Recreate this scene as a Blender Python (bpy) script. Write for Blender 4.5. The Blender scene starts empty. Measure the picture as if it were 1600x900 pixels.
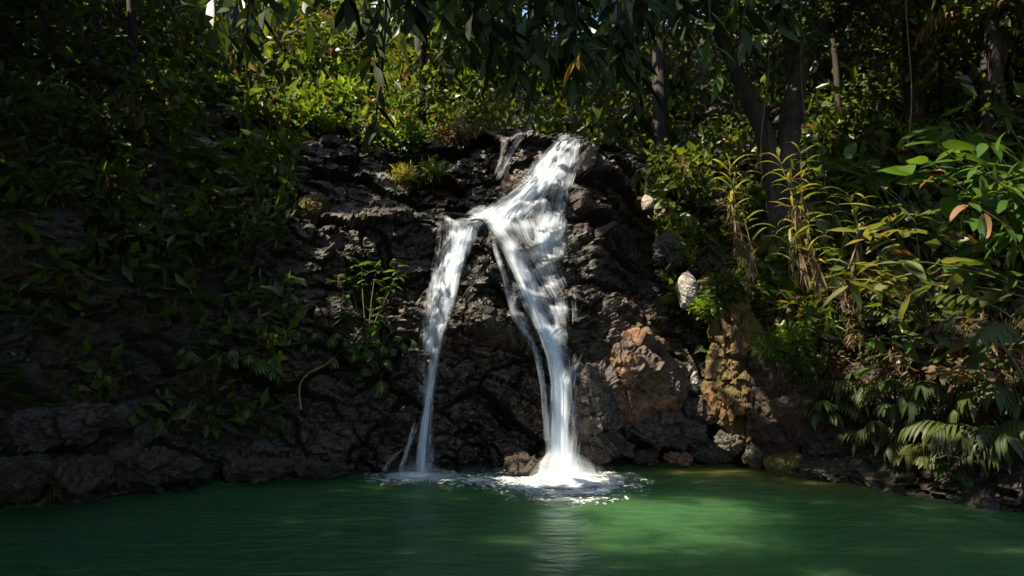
import bpy, math, random
import numpy as np
from mathutils import Vector, Matrix, Quaternion
from mathutils.bvhtree import BVHTree

S = bpy.context.scene
COL = S.collection
R = math.radians
random.seed(7)
RNG = np.random.default_rng(7)

# ------------------------------------------------------------------ camera
CAM = Vector((0.0, 0.0, 1.8))
PITCH = R(7.37)
F = 1066.7                                   # focal length in pixels of the 1600 px wide photograph
cd = bpy.data.cameras.new('camera')
cd.lens = 24.0; cd.sensor_width = 36.0; cd.clip_start = 0.1; cd.clip_end = 500
cam = bpy.data.objects.new('camera', cd); COL.objects.link(cam)
cam.location = CAM; cam.rotation_euler = (R(90) + PITCH, 0, 0)
S.camera = cam

# ------------------------------------------------------------------ light
SUN = Vector((-0.56, -0.22, 0.80)).normalized()      # towards the sun
world = bpy.data.worlds.new("World"); S.world = world; world.use_nodes = True
wn = world.node_tree.nodes; wl = world.node_tree.links
bg = wn['Background']; bg.inputs[1].default_value = 0.15
sky = wn.new('ShaderNodeTexSky'); sky.sky_type = 'NISHITA'; sky.sun_disc = False
sky.sun_elevation = math.asin(SUN.z); sky.sun_rotation = math.atan2(SUN.x, SUN.y)
wl.new(sky.outputs[0], bg.inputs[0])
sd = bpy.data.lights.new('sun', 'SUN'); sd.energy = 4.4; sd.angle = R(0.5); sd.color = (1.0, 0.89, 0.70)
sun = bpy.data.objects.new('sun', sd); COL.objects.link(sun)
sun.rotation_euler = SUN.to_track_quat('Z', 'Y').to_euler()
S.view_settings.view_transform = 'Standard'; S.view_settings.look = 'None'
S.view_settings.exposure = 1.55; S.view_settings.gamma = 1.0
S.render.engine = 'CYCLES'
S.cycles.max_bounces = 6; S.cycles.diffuse_bounces = 3; S.cycles.glossy_bounces = 2
S.cycles.transmission_bounces = 4; S.cycles.transparent_max_bounces = 24
S.cycles.caustics_reflective = False; S.cycles.caustics_refractive = False
S.cycles.use_denoising = True

# ------------------------------------------------------------------ small helpers
def ray(px, py):
    dx = (px - 800) / F; dy = (450 - py) / F
    c, s = math.cos(PITCH), math.sin(PITCH)
    return Vector((dx, c - s * dy, s + c * dy))
def at(px, py, depth):                       # the point seen at a pixel, depth metres in front (along +Y)
    d = ray(px, py); return CAM + d * (depth / d.y)
def on_water(px, py):
    d = ray(px, py); return CAM + d * (-CAM.z / d.z)

def tag(o, label=None, cat=None, group=None, kind=None):
    if label: o['label'] = label
    if cat: o['category'] = cat
    if group: o['group'] = group
    if kind: o['kind'] = kind
    return o
def empty(name, loc, label=None, cat=None, group=None, rz=0.0):
    o = bpy.data.objects.new(name, None); COL.objects.link(o)
    o.location = loc; o.rotation_euler = (0, 0, rz); o.empty_display_size = 0.1
    return tag(o, label, cat, group)
def link(name, me, parent=None, loc=None):
    o = bpy.data.objects.new(name, me); COL.objects.link(o)
    if parent: o.parent = parent
    if loc is not None: o.location = loc
    return o
KIDS = {}
def copy_tree(o, parent=None):
    c = o.copy(); COL.objects.link(c)
    if parent: c.parent = parent
    for ch in list(o.children): copy_tree(ch, c)
    return c

def mesh_np(name, V, Fq, mat, smooth=True, tint=None, uv=None, attrs=None):
    """V (n,3); Fq (m,k) with k = 3 or 4."""
    me = bpy.data.meshes.new(name)
    V = np.asarray(V, dtype=np.float32); Fq = np.asarray(Fq, dtype=np.int32)
    n, (m, k) = len(V), Fq.shape
    me.vertices.add(n); me.vertices.foreach_set('co', V.ravel())
    me.loops.add(m * k); me.loops.foreach_set('vertex_index', Fq.ravel())
    me.polygons.add(m)
    me.polygons.foreach_set('loop_start', np.arange(0, m * k, k, dtype=np.int32))
    me.polygons.foreach_set('use_smooth', np.full(m, smooth))
    me.update(calc_edges=True)
    A = dict(attrs or {})
    if tint is not None: A['tint'] = tint
    for key, val in A.items():
        a = me.attributes.new(key, 'FLOAT', 'POINT'); a.data.foreach_set('value', np.asarray(val, dtype=np.float32))
    if uv is not None:
        l = me.uv_layers.new(name='UVMap'); l.data.foreach_set('uv', np.asarray(uv, dtype=np.float32)[Fq.ravel()].ravel())
    if mat: me.materials.append(mat)
    return me

# ------------------------------------------------------------------ noise in numpy
def _h(ix, iy, iz, seed):
    h = (ix.astype(np.int64) * 374761393 + iy.astype(np.int64) * 668265263 + iz.astype(np.int64) * 2147483647 + seed * 144665) & 0xffffffff
    h = ((h ^ (h >> 13)) * 1274126177) & 0xffffffff
    h = ((h ^ (h >> 16)) * 2246822519) & 0xffffffff
    return h ^ (h >> 15)
_G = np.array([(1,1,0),(-1,1,0),(1,-1,0),(-1,-1,0),(1,0,1),(-1,0,1),(1,0,-1),(-1,0,-1),(0,1,1),(0,-1,1),(0,1,-1),(0,-1,-1)], float)
def perlin(p, seed=0):
    i = np.floor(p).astype(np.int64); f = p - i; u = f*f*f*(f*(f*6-15)+10)
    out = np.zeros(len(p))
    for a in (0, 1):
        for b in (0, 1):
            for c in (0, 1):
                g = _G[_h(i[:,0]+a, i[:,1]+b, i[:,2]+c, seed) % 12]
                d = (g * (f - np.array((a, b, c)))).sum(1)
                w = (u[:,0] if a else 1-u[:,0]) * (u[:,1] if b else 1-u[:,1]) * (u[:,2] if c else 1-u[:,2])
                out += w * d
    return out
def fbm(p, o=4, seed=0, gain=0.5):
    r = np.zeros(len(p)); amp = 1.0
    for k in range(o):
        r += amp * perlin(p * (2.03 ** k) + 17.3 * k, seed + k); amp *= gain
    return r
def facet(p, seed=0):
    """broken rock: every cell is a flat plane of its own offset and tilt; second value: distance to the crack"""
    i = np.floor(p).astype(np.int64)
    best = np.full(len(p), 9e9); sec = np.full(len(p), 9e9); val = np.zeros(len(p))
    for a in (-1, 0, 1):
        for b in (-1, 0, 1):
            for c in (-1, 0, 1):
                q = i + np.array((a, b, c))
                h = _h(q[:,0], q[:,1], q[:,2], seed)
                pt = q + np.stack([(h & 255) / 255, ((h >> 8) & 255) / 255, ((h >> 16) & 255) / 255], 1)
                h2 = _h(q[:,0], q[:,1], q[:,2], seed + 99)
                n = np.stack([(h2 & 255) / 127.5 - 1, ((h2 >> 8) & 255) / 127.5 - 1, ((h2 >> 16) & 255) / 127.5 - 1], 1)
                d = p - pt; dist = (d * d).sum(1)
                v = ((h >> 20) & 1023) / 511.5 - 1 + (n * d).sum(1) * 0.9
                near = dist < best
                sec = np.where(near, best, np.minimum(sec, dist))
                val = np.where(near, v, val); best = np.where(near, dist, best)
    return val, np.sqrt(sec) - np.sqrt(best)
def sstep(a, b, x):
    t = np.clip((x - a) / (b - a), 0, 1); return t * t * (3 - 2 * t)

# ------------------------------------------------------------------ materials
def new_mat(name):
    m = bpy.data.materials.new(name); m.use_nodes = True
    n, l = m.node_tree.nodes, m.node_tree.links; n.clear()
    return m, n, l, n.new('ShaderNodeOutputMaterial')
def add(n, t, **kw):
    o = n.new(t)
    for k, v in kw.items():
        if k.startswith('i_'):
            key = k[2:]; key = int(key) if key.isdigit() else key.replace('_', ' ')
            o.inputs[key].default_value = v
        else: setattr(o, k, v)
    return o
def ramp(n, pts, interp='LINEAR'):
    r = n.new('ShaderNodeValToRGB'); r.color_ramp.interpolation = interp
    e = r.color_ramp.elements
    while len(e) < len(pts): e.new(0.5)
    for q, (p, c) in zip(e, pts):
        q.position = p; q.color = (c, c, c, 1) if isinstance(c, (int, float)) else (*c, 1)
    return r
def mixc(n, l, fac, a, b, blend='MIX'):
    m = n.new('ShaderNodeMix'); m.data_type = 'RGBA'; m.blend_type = blend
    for s, v in ((m.inputs[0], fac), (m.inputs[6], a), (m.inputs[7], b)):
        if hasattr(v, 'links'): l.new(v, s)
        elif isinstance(v, tuple): s.default_value = (*v, 1)
        else: s.default_value = v
    return m.outputs[2]
def math_(n, l, op, a, b=0.0):
    m = n.new('ShaderNodeMath'); m.operation = op; m.use_clamp = False
    for s, v in ((m.inputs[0], a), (m.inputs[1], b)):
        if hasattr(v, 'links'): l.new(v, s)
        else: s.default_value = v
    return m.outputs[0]

def rock_mat(name, dark, light, warm, moss, moss_lo=0.45, warm_amt=0.5, rough=(0.22, 0.6), scale=1.0, wet_attr=False, grain=0.55):
    m, n, l, out = new_mat(name)
    geo = add(n, 'ShaderNodeNewGeometry'); pos = geo.outputs['Position']
    n1 = add(n, 'ShaderNodeTexNoise', i_Scale=1.1*scale, i_Detail=8.0, i_Roughness=0.62); l.new(pos, n1.inputs['Vector'])
    n2 = add(n, 'ShaderNodeTexNoise', i_Scale=5.0*scale, i_Detail=8.0, i_Roughness=0.7); l.new(pos, n2.inputs['Vector'])
    n3 = add(n, 'ShaderNodeTexNoise', i_Scale=28.0*scale, i_Detail=5.0, i_Roughness=0.7); l.new(pos, n3.inputs['Vector'])
    n4 = add(n, 'ShaderNodeTexNoise', i_Scale=0.7*scale, i_Detail=5.0, i_Roughness=0.6)
    mp = add(n, 'ShaderNodeMapping'); mp.inputs['Location'].default_value = (13, 5, 7); l.new(pos, mp.inputs[0]); l.new(mp.outputs[0], n4.inputs['Vector'])
    c = mixc(n, l, ramp_out(n, l, n2.outputs[0], [(0.35, 0.0), (0.68, 1.0)]), dark, light)
    w = math_(n, l, 'MULTIPLY', ramp_out(n, l, n4.outputs[0], [(0.45, 0.0), (0.62, 1.0)]), warm_amt)
    c = mixc(n, l, w, c, warm)
    c = mixc(n, l, grain, c, mixc(n, l, ramp_out(n, l, n3.outputs[0], [(0.3, 0.0), (0.7, 1.0)]), (0.25,0.24,0.23), (1.6,1.6,1.6)), 'MULTIPLY')
    # moss where the rock faces up
    sep = add(n, 'ShaderNodeSeparateXYZ'); l.new(geo.outputs['Normal'], sep.inputs[0])
    up = math_(n, l, 'ADD', sep.outputs[2], math_(n, l, 'MULTIPLY', math_(n, l, 'SUBTRACT', n1.outputs[0], 0.5), 2.6))
    mf = ramp_out(n, l, up, [(moss_lo, 0.0), (min(moss_lo + 0.3, 1.0), 1.0)])
    mc = mixc(n, l, n3.outputs[0], tuple(0.5*x for x in moss), moss)
    c = mixc(n, l, mf, c, mc)
    if wet_attr:                                                    # lime crust and orange moss where they grow on the wall
        for key, ca, cb in (('ochre', (0.07,0.035,0.012), (0.13,0.12,0.02)), ('pale', (0.22,0.19,0.16), (0.55,0.52,0.48))):
            ka = add(n, 'ShaderNodeAttribute', attribute_name=key).outputs['Fac']
            kf = ramp_out(n, l, math_(n, l, 'ADD', ka, math_(n, l, 'MULTIPLY', math_(n, l, 'SUBTRACT', n2.outputs[0], 0.5), 1.1)), [(0.32, 0.0), (0.62, 0.9)])
            kf = math_(n, l, 'MULTIPLY', kf, ramp_out(n, l, ka, [(0.05, 0.0), (0.25, 1.0)]))
            c = mixc(n, l, kf, c, mixc(n, l, ramp_out(n, l, n1.outputs[0], [(0.35, 0.0), (0.65, 1.0)]), ca, cb))
    b = add(n, 'ShaderNodeBsdfPrincipled'); l.new(c, b.inputs['Base Color'])
    ro = ramp_out(n, l, n2.outputs[0], [(0.3, rough[0]), (0.7, rough[1])])
    ro = mixc(n, l, mf, ro, (0.9, 0.9, 0.9))
    if wet_attr:
        at_ = add(n, 'ShaderNodeAttribute', attribute_name='wet')
        ro = mixc(n, l, at_.outputs['Fac'], (0.75, 0.75, 0.75), ro)
        l.new(mixc(n, l, at_.outputs['Fac'], c, mixc(n, l, 1.0, c, (0.52, 0.50, 0.48), 'MULTIPLY')), b.inputs['Base Color'])
    l.new(ro, b.inputs['Roughness'])
    b.inputs['Specular IOR Level'].default_value = 0.5
    bp = add(n, 'ShaderNodeBump', i_Strength=0.9, i_Distance=0.05); l.new(n2.outputs[0], bp.inputs['Height'])
    bp2 = add(n, 'ShaderNodeBump', i_Strength=0.7, i_Distance=0.015); l.new(n3.outputs[0], bp2.inputs['Height']); l.new(bp.outputs[0], bp2.inputs['Normal'])
    l.new(bp2.outputs[0], b.inputs['Normal'])
    l.new(b.outputs[0], out.inputs[0])
    return m
def ramp_out(n, l, src, pts):
    r = ramp(n, pts); l.new(src, r.inputs[0]); return r.outputs[0]

def leaf_mat(name, a, b, per_object=False, trans=0.4, rough=0.38, spec=0.4, dead=None, dead_amt=0.0):
    m, n, l, out = new_mat(name)
    if per_object:
        f = add(n, 'ShaderNodeObjectInfo').outputs['Random']
    else:
        f = add(n, 'ShaderNodeAttribute', attribute_name='tint').outputs['Fac']
    c = mixc(n, l, f, a, b)
    geo = add(n, 'ShaderNodeNewGeometry')
    nz = add(n, 'ShaderNodeTexNoise', i_Scale=9.0, i_Detail=3.0); l.new(geo.outputs['Position'], nz.inputs['Vector'])
    c = mixc(n, l, 0.5, c, mixc(n, l, nz.outputs[0], (0.45,0.45,0.4), (1.5,1.5,1.4)), 'MULTIPLY')
    if dead:
        c = mixc(n, l, ramp_out(n, l, f, [(1 - dead_amt - 0.02, 0.0), (1 - dead_amt + 0.02, 1.0)]), c, dead)
    p = add(n, 'ShaderNodeBsdfPrincipled', i_Roughness=rough); p.inputs['Specular IOR Level'].default_value = spec
    l.new(c, p.inputs['Base Color'])
    t = add(n, 'ShaderNodeBsdfTranslucent')
    l.new(mixc(n, l, 1.0, c, (2.3, 2.0, 0.7), 'MULTIPLY'), t.inputs[0])
    mx = add(n, 'ShaderNodeMixShader', i_0=trans); l.new(p.outputs[0], mx.inputs[1]); l.new(t.outputs[0], mx.inputs[2])
    l.new(mx.outputs[0], out.inputs[0])
    return m
def bark_mat(name, a, b, sc=6.0):
    m, n, l, out = new_mat(name)
    tc = add(n, 'ShaderNodeTexCoord'); mp = add(n, 'ShaderNodeMapping'); mp.inputs['Scale'].default_value = (1, 1, 0.35)
    l.new(tc.outputs['Object'], mp.inputs[0])
    z = add(n, 'ShaderNodeTexNoise', i_Scale=sc, i_Detail=7.0, i_Roughness=0.7); l.new(mp.outputs[0], z.inputs['Vector'])
    c = mixc(n, l, ramp_out(n, l, z.outputs[0], [(0.38, 0.0), (0.64, 1.0)]), a, b)
    p = add(n, 'ShaderNodeBsdfPrincipled', i_Roughness=0.85); l.new(c, p.inputs['Base Color'])
    bp = add(n, 'ShaderNodeBump', i_Strength=0.8, i_Distance=0.04); l.new(z.outputs[0], bp.inputs['Height']); l.new(bp.outputs[0], p.inputs['Normal'])
    l.new(p.outputs[0], out.inputs[0]); return m

M_CLIFF = rock_mat('wet_cliff_rock', (0.013,0.0095,0.0075), (0.062,0.048,0.038), (0.075,0.040,0.021), (0.028,0.034,0.008), moss_lo=0.66, warm_amt=0.45, rough=(0.12,0.50), wet_attr=True)
M_BOULD = rock_mat('brown_boulder_rock', (0.024,0.015,0.010), (0.13,0.083,0.054), (0.21,0.105,0.052), (0.04,0.045,0.012), moss_lo=0.95, warm_amt=0.9, rough=(0.35,0.75))
M_GREY = rock_mat('grey_rock', (0.016,0.013,0.011), (0.075,0.064,0.054), (0.10,0.075,0.055), (0.035,0.045,0.012), moss_lo=0.8, warm_amt=0.4, rough=(0.3,0.7))
M_PALE = rock_mat('pale_limestone', (0.20,0.18,0.16), (0.52,0.49,0.45), (0.25,0.18,0.09), (0.12,0.11,0.03), moss_lo=0.7, warm_amt=0.8, rough=(0.4,0.8), grain=0.2)
M_EARTH = rock_mat('dark_earth', (0.012,0.008,0.006), (0.045,0.028,0.018), (0.05,0.025,0.012), (0.03,0.035,0.01), moss_lo=0.8, warm_amt=0.6, rough=(0.7,0.95))
M_MOSSY = rock_mat('mossy_orange_rock', (0.030,0.018,0.008), (0.12,0.07,0.025), (0.17,0.085,0.025), (0.115,0.10,0.016), moss_lo=0.14, warm_amt=0.8, rough=(0.6,0.9))

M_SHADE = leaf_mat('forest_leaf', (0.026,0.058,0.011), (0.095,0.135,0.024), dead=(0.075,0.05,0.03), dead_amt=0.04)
M_BRIGHT = leaf_mat('sunlit_leaf_tone', (0.05,0.115,0.014), (0.12,0.17,0.022), trans=0.5)  # lighter, more translucent leaf copy; sunlight is put into its colour
M_YELLOW = leaf_mat('yellowish_leaf', (0.10,0.12,0.02), (0.19,0.17,0.03), trans=0.5)  # leaf yellow, with the sun's glow on lit bushes put into the colour
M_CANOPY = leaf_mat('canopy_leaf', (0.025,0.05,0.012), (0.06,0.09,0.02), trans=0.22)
M_BROAD = leaf_mat('broad_leaf', (0.035,0.085,0.018), (0.075,0.13,0.026), per_object=True, trans=0.38, rough=0.32)
M_PALE_LEAF = leaf_mat('pale_broad_leaf', (0.09,0.12,0.05), (0.16,0.16,0.07), per_object=True, trans=0.35, rough=0.35)
M_HANG = leaf_mat('hanging_leaf_silhouette', (0.010,0.018,0.006), (0.024,0.036,0.010), per_object=True, trans=0.10, rough=0.7, spec=0.12)  # near-black leaf colour stands in for silhouette shade
M_AUTUMN = leaf_mat('yellowed_leaf', (0.22,0.15,0.02), (0.30,0.17,0.03), per_object=True, trans=0.4)
M_PALM = leaf_mat('palm_leaf', (0.028,0.046,0.014), (0.062,0.075,0.022), per_object=True, trans=0.25, rough=0.48, spec=0.25)
M_REED = leaf_mat('reed_leaf', (0.11,0.15,0.035), (0.22,0.21,0.06), per_object=True, trans=0.4)
M_DRY = leaf_mat('dry_leaf', (0.085,0.055,0.03), (0.20,0.145,0.08), trans=0.3, rough=0.7)
M_BROWN = leaf_mat('brown_leaf', (0.18,0.09,0.04), (0.28,0.17,0.09), per_object=True, trans=0.3, rough=0.6)
M_BARK = bark_mat('dark_bark', (0.012,0.009,0.007), (0.042,0.032,0.025))
M_PBARK = bark_mat('pale_bark', (0.012,0.009,0.007), (0.075,0.063,0.052), sc=4.0)
M_STEM = bark_mat('green_stem', (0.05,0.05,0.02), (0.12,0.11,0.04))
M_TAN = bark_mat('dry_stem', (0.12,0.08,0.045), (0.28,0.2,0.12))

def water_mat():
    m, n, l, out = new_mat('pool_water')
    geo = add(n, 'ShaderNodeNewGeometry')
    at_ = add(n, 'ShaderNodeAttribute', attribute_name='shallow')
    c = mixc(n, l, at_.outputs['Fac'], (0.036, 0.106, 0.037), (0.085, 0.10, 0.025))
    p = add(n, 'ShaderNodeBsdfPrincipled', i_Roughness=0.34, i_IOR=1.333); p.subsurface_method = 'BURLEY'
    l.new(c, p.inputs['Base Color'])
    p.inputs['Subsurface Weight'].default_value = 1.0
    p.inputs['Subsurface Radius'].default_value = (0.6, 1.0, 0.8)
    p.inputs['Subsurface Scale'].default_value = 2.2
    p.inputs['Specular IOR Level'].default_value = 0.5
    mp = add(n, 'ShaderNodeMapping'); mp.inputs['Scale'].default_value = (1.0, 2.2, 1.0); mp.inputs['Rotation'].default_value = (0, 0, R(-12)); l.new(geo.outputs['Position'], mp.inputs[0])
    z = add(n, 'ShaderNodeTexNoise', i_Scale=1.8, i_Detail=4.0, i_Roughness=0.5, i_Distortion=0.6); l.new(mp.outputs[0], z.inputs['Vector'])
    bp = add(n, 'ShaderNodeBump', i_Strength=0.6, i_Distance=0.16); l.new(z.outputs[0], bp.inputs['Height'])
    l.new(bp.outputs[0], p.inputs['Normal'])
    l.new(p.outputs[0], out.inputs[0]); return m
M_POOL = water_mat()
def fall_mat():
    m, n, l, out = new_mat('falling_water')
    uv = add(n, 'ShaderNodeUVMap'); oi = add(n, 'ShaderNodeObjectInfo')
    def streak(sx, sy, det, off):
        mp = add(n, 'ShaderNodeMapping'); mp.inputs['Scale'].default_value = (sx, sy, 1); l.new(uv.outputs[0], mp.inputs[0])
        cmb = add(n, 'ShaderNodeCombineXYZ'); l.new(math_(n, l, 'MULTIPLY', oi.outputs['Random'], 50.0), cmb.inputs[2]); cmb.inputs[0].default_value = off
        va = add(n, 'ShaderNodeVectorMath', operation='ADD'); l.new(mp.outputs[0], va.inputs[0]); l.new(cmb.outputs[0], va.inputs[1])
        z = add(n, 'ShaderNodeTexNoise', i_Scale=1.0, i_Detail=det, i_Roughness=0.6, i_Distortion=0.25); l.new(va.outputs[0], z.inputs['Vector'])
        return z.outputs[0]
    fine = streak(34.0, 0.9, 4.0, 0.0); mid = streak(9.0, 0.7, 3.0, 9.0); big = streak(2.5, 1.1, 2.0, 30.0)
    s = math_(n, l, 'ADD', math_(n, l, 'MULTIPLY', fine, 0.42), math_(n, l, 'ADD', math_(n, l, 'MULTIPLY', mid, 0.38), math_(n, l, 'MULTIPLY', big, 0.25)))
    d = add(n, 'ShaderNodeAttribute', attribute_name='thick').outputs['Fac']
    # thick water is white through and through, thin water only in its streaks
    a = math_(n, l, 'SUBTRACT', math_(n, l, 'ADD', s, math_(n, l, 'MULTIPLY', d, 0.54)), 0.67)
    al = ramp_out(n, l, a, [(0.0, 0.0), (0.16, 0.27), (0.40, 0.96)])
    al = math_(n, l, 'MULTIPLY', al, ramp_out(n, l, d, [(0.0, 0.0), (0.25, 1.0)]))
    bp = add(n, 'ShaderNodeBump', i_Strength=0.8, i_Distance=0.04); l.new(mid, bp.inputs['Height'])
    dif = add(n, 'ShaderNodeBsdfDiffuse'); dif.inputs[0].default_value = (0.83, 0.90, 1.0, 1)
    tr = add(n, 'ShaderNodeBsdfTranslucent'); tr.inputs[0].default_value = (0.83, 0.91, 1.0, 1)
    l.new(bp.outputs[0], dif.inputs['Normal'])
    mx = add(n, 'ShaderNodeMixShader', i_0=0.42); l.new(dif.outputs[0], mx.inputs[1]); l.new(tr.outputs[0], mx.inputs[2])
    tp = add(n, 'ShaderNodeBsdfTransparent')
    m2 = add(n, 'ShaderNodeMixShader'); l.new(al, m2.inputs[0]); l.new(tp.outputs[0], m2.inputs[1]); l.new(mx.outputs[0], m2.inputs[2])
    l.new(m2.outputs[0], out.inputs[0]); return m
M_FALL = fall_mat()
def foam_mat():
    m, n, l, out = new_mat('white_foam')
    p = add(n, 'ShaderNodeBsdfPrincipled', i_Roughness=0.6); p.inputs['Base Color'].default_value = (0.82, 0.85, 0.86, 1)
    l.new(p.outputs[0], out.inputs[0]); return m
M_FOAM = foam_mat()

# ------------------------------------------------------------------ the rocky bank round the pool
def catmull(pts, n):
    P = np.array(pts, float); P = np.vstack([2*P[0]-P[1], P, 2*P[-1]-P[-2]])
    out = []
    for i in range(1, len(P) - 2):
        t = np.linspace(0, 1, n, endpoint=False)[:, None]
        a, b, c, d = P[i-1], P[i], P[i+1], P[i+2]
        out.append(0.5*((2*b) + (-a+c)*t + (2*a-5*b+4*c-d)*t**2 + (-a+3*b-3*c+d)*t**3))
    return np.vstack(out + [P[-2][None]])
SHORE = [(-7.6,-1),(-7.3,3),(-7.0,6.5),(-6.75,9),(-6.3,10.3),(-5.3,11.5),(-3.4,12.25),(-1.7,12.7),(-0.4,12.95),(0.9,13.1),(2.6,14.3),(4.1,14.5),(5.1,13.2),(5.9,11.8),(6.45,10.3),(6.8,8.6),(7.2,5.5),(7.6,2),(8,-1)]
cur = catmull(SHORE, 60)
seg = np.r_[0, np.cumsum(np.linalg.norm(np.diff(cur, axis=0), axis=1))]
def t_of(p): return seg[np.argmin(((cur - np.array(p))**2).sum(1))]
H = lambda l: l
PROF = [   # outward offset of the bank against height, at points of the shoreline
 ((-7.6,-1),   [(-1.5,-.8),(0,0),(.6,.5),(1.5,1.2),(4,2.6),(7,5),(10,8),(14,13),(22,24),(26,40)]),
 ((-6.75,9),   [(-1.5,-.8),(0,0),(.5,.35),(.9,1.5),(1.5,2.0),(4,3.0),(7,5.5),(10,8.5),(14,13),(22,24),(26,40)]),
 ((-5.3,11.5), [(-1.5,-.6),(0,0),(.5,.3),(.8,.9),(2,1.1),(4.5,1.9),(6,3.2),(8,5.5),(10,8),(14,13),(22,24),(26,40)]),
 ((-3.4,12.25),[(-1.5,-.4),(0,0),(1,.25),(3,.6),(4.7,1.0),(5.2,1.9),(6,3.0),(7,4.4),(10,8),(14,13),(22,24),(26,40)]),
 ((-1.7,12.7), [(-1.5,-.3),(0,.2),(1.5,.3),(3,.35),(3.4,.5),(3.6,.62),(5.0,.95),(5.25,1.7),(5.9,3.2),(7,4.4),(8,5.4),(10,8),(14,13),(22,24),(26,40)]),
 ((-0.4,12.95),[(-1.5,.3),(0,.75),(1.7,.85),(2.3,.4),(2.6,.05),(3.2,.25),(4,.65),(4.9,.95),(5.2,1.6),(5.9,2.8),(7,3.7),(7.9,4.6),(8.3,6),(10,9.5),(14,14),(22,24),(26,40)]),
 ((0.9,13.1),  [(-1.5,.2),(0,.5),(1.5,.5),(2.6,.5),(3.4,.75),(3.6,.95),(4.6,1.2),(5.0,1.45),(5.3,1.9),(6.2,2.35),(6.4,2.7),(7.1,3.1),(7.7,3.7),(7.9,4.4),(8.1,7),(9.5,11),(14,16),(22,25),(26,40)]),
 ((2.6,14.3),  [(-1.5,-.3),(0,0),(2.5,.1),(3,.2),(5,.6),(6.5,1.2),(7.5,2.2),(8.3,4),(10,7.5),(14,13),(22,24),(26,40)]),
 ((4.1,14.5),  [(-1.5,-.3),(0,0),(2,.3),(4,1.0),(5.2,1.9),(6.2,3.2),(8,5.5),(10,8),(14,13),(22,24),(26,40)]),
 ((5.1,13.2),  [(-1.5,-.4),(0,0),(.4,.25),(2,.45),(3.4,.8),(4,1.5),(5,2.8),(8,6),(10,8.2),(14,13),(22,24),(26,40)]),
 ((6.45,10.3), [(-1.5,-.5),(0,0),(.5,.4),(1.5,.9),(3,1.7),(5,3.4),(8,6.5),(14,13),(22,24),(26,40)]),
 ((7.2,5.5),   [(-1.5,-.5),(0,0),(.5,.5),(1.5,1.1),(3,2.2),(5,4),(8,7),(14,13),(22,24),(26,40)]),
 ((8,-1),      [(-1.5,-.5),(0,0),(.5,.5),(1.5,1.1),(3,2.2),(5,4),(8,7),(14,13),(22,24),(26,40)]),
]
KT = np.array([t_of(p) for p, _ in PROF])
def grid_of(lo, hi, parts):
    return np.unique(np.concatenate([np.arange(a, b, s) for a, b, s in parts] + [[hi]]))
ta, tb = t_of((-5.6,11.2)), t_of((5.6,12.4))
TT = grid_of(0, seg[-1], [(0, ta-5, .12), (ta-5, ta, .05), (ta, tb, .034), (tb, tb+5, .06), (tb+5, seg[-1], .25)])
ZZ = grid_of(-1.5, 26, [(-1.5, -.3, .2), (-.3, 8.4, .036), (8.4, 11, .12), (11, 26, .5)])
def bank_base(t, z):
    """plan point and outward normal, before the roughness"""
    sx = np.interp(t, seg, cur[:,0]); sy = np.interp(t, seg, cur[:,1])
    e = 0.9
    tx = np.interp(t+e, seg, cur[:,0]) - np.interp(t-e, seg, cur[:,0]); ty = np.interp(t+e, seg, cur[:,1]) - np.interp(t-e, seg, cur[:,1])
    ln = np.hypot(tx, ty); nx, ny = -ty/ln, tx/ln
    zg = np.linspace(-1.5, 26, 551)
    tab = np.array([np.interp(zg, [a for a, _ in pr], [b for _, b in pr]) for _, pr in PROF])
    tg = np.linspace(0, seg[-1], 400)
    T = np.array([np.interp(tg, KT, tab[:, k]) for k in range(len(zg))]).T
    ker = np.hanning(15); ker /= ker.sum()
    Tp = np.pad(T, ((7,7),(0,0)), 'edge'); T = sum(ker[i]*Tp[i:i+len(tg)] for i in range(15))
    fi = np.clip(t / tg[1], 0, len(tg)-1.001); gi = np.clip((z+1.5)/(zg[1]-zg[0]), 0, len(zg)-1.001)
    i, j = fi.astype(int), gi.astype(int); a, b = fi-i, gi-j
    D = T[i,j]*(1-a)*(1-b)+T[i+1,j]*a*(1-b)+T[i,j+1]*(1-a)*b+T[i+1,j+1]*a*b
    return sx, sy, nx, ny, D
def rough_disp(P, z):
    Q = P.copy(); Q[:,2] += 0.22*P[:,0]                         # beds dip
    w = np.stack([fbm(P*0.8, 3, 5), fbm(P*0.8+9, 3, 6), fbm(P*0.8+31, 3, 8)], 1)*0.35
    a, ca = facet((Q+w)*np.array((.55,.55,1.0)), 1)
    b, cb = facet((Q+.7*w)*np.array((1.3,1.3,2.7)), 2)
    c, cc = facet((Q+0.4*w)*np.array((3.4,3.4,7.0)), 3)
    d = 0.34*a + 0.15*b + 0.05*c + 0.05*fbm(P*1.6, 5, 11, 0.6) + 0.035*(0.3-np.abs(fbm(Q*np.array((1.2,1.2,5.5))+w*2, 4, 21, 0.6)))*2
    d -= 0.14*(1-sstep(0, .06, ca)) + 0.06*(1-sstep(0, .08, cb)) + 0.02*(1-sstep(0, .12, cc))
    amp = 1 - 0.35*sstep(8.5, 11, z)
    return d*amp
BULGES = [(-.45,12.95,3.7,.55,.75,.42),(-.2,12.97,2.75,.8,.28,.25),(-2.3,12.5,4.5,.6,.5,.25),(2.2,14.1,5.0,.6,1.2,.4),(-4.2,12.0,2.6,.7,.6,.3),(3.65,14.5,3.4,.32,.75,.50),(3.95,14.5,2.2,.35,1.1,.30),(4.6,13.9,2.1,.40,1.4,.45),(5.2,13.1,1.7,.5,1.3,.30),(2.9,14.4,5.6,.5,.7,.3)]
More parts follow.
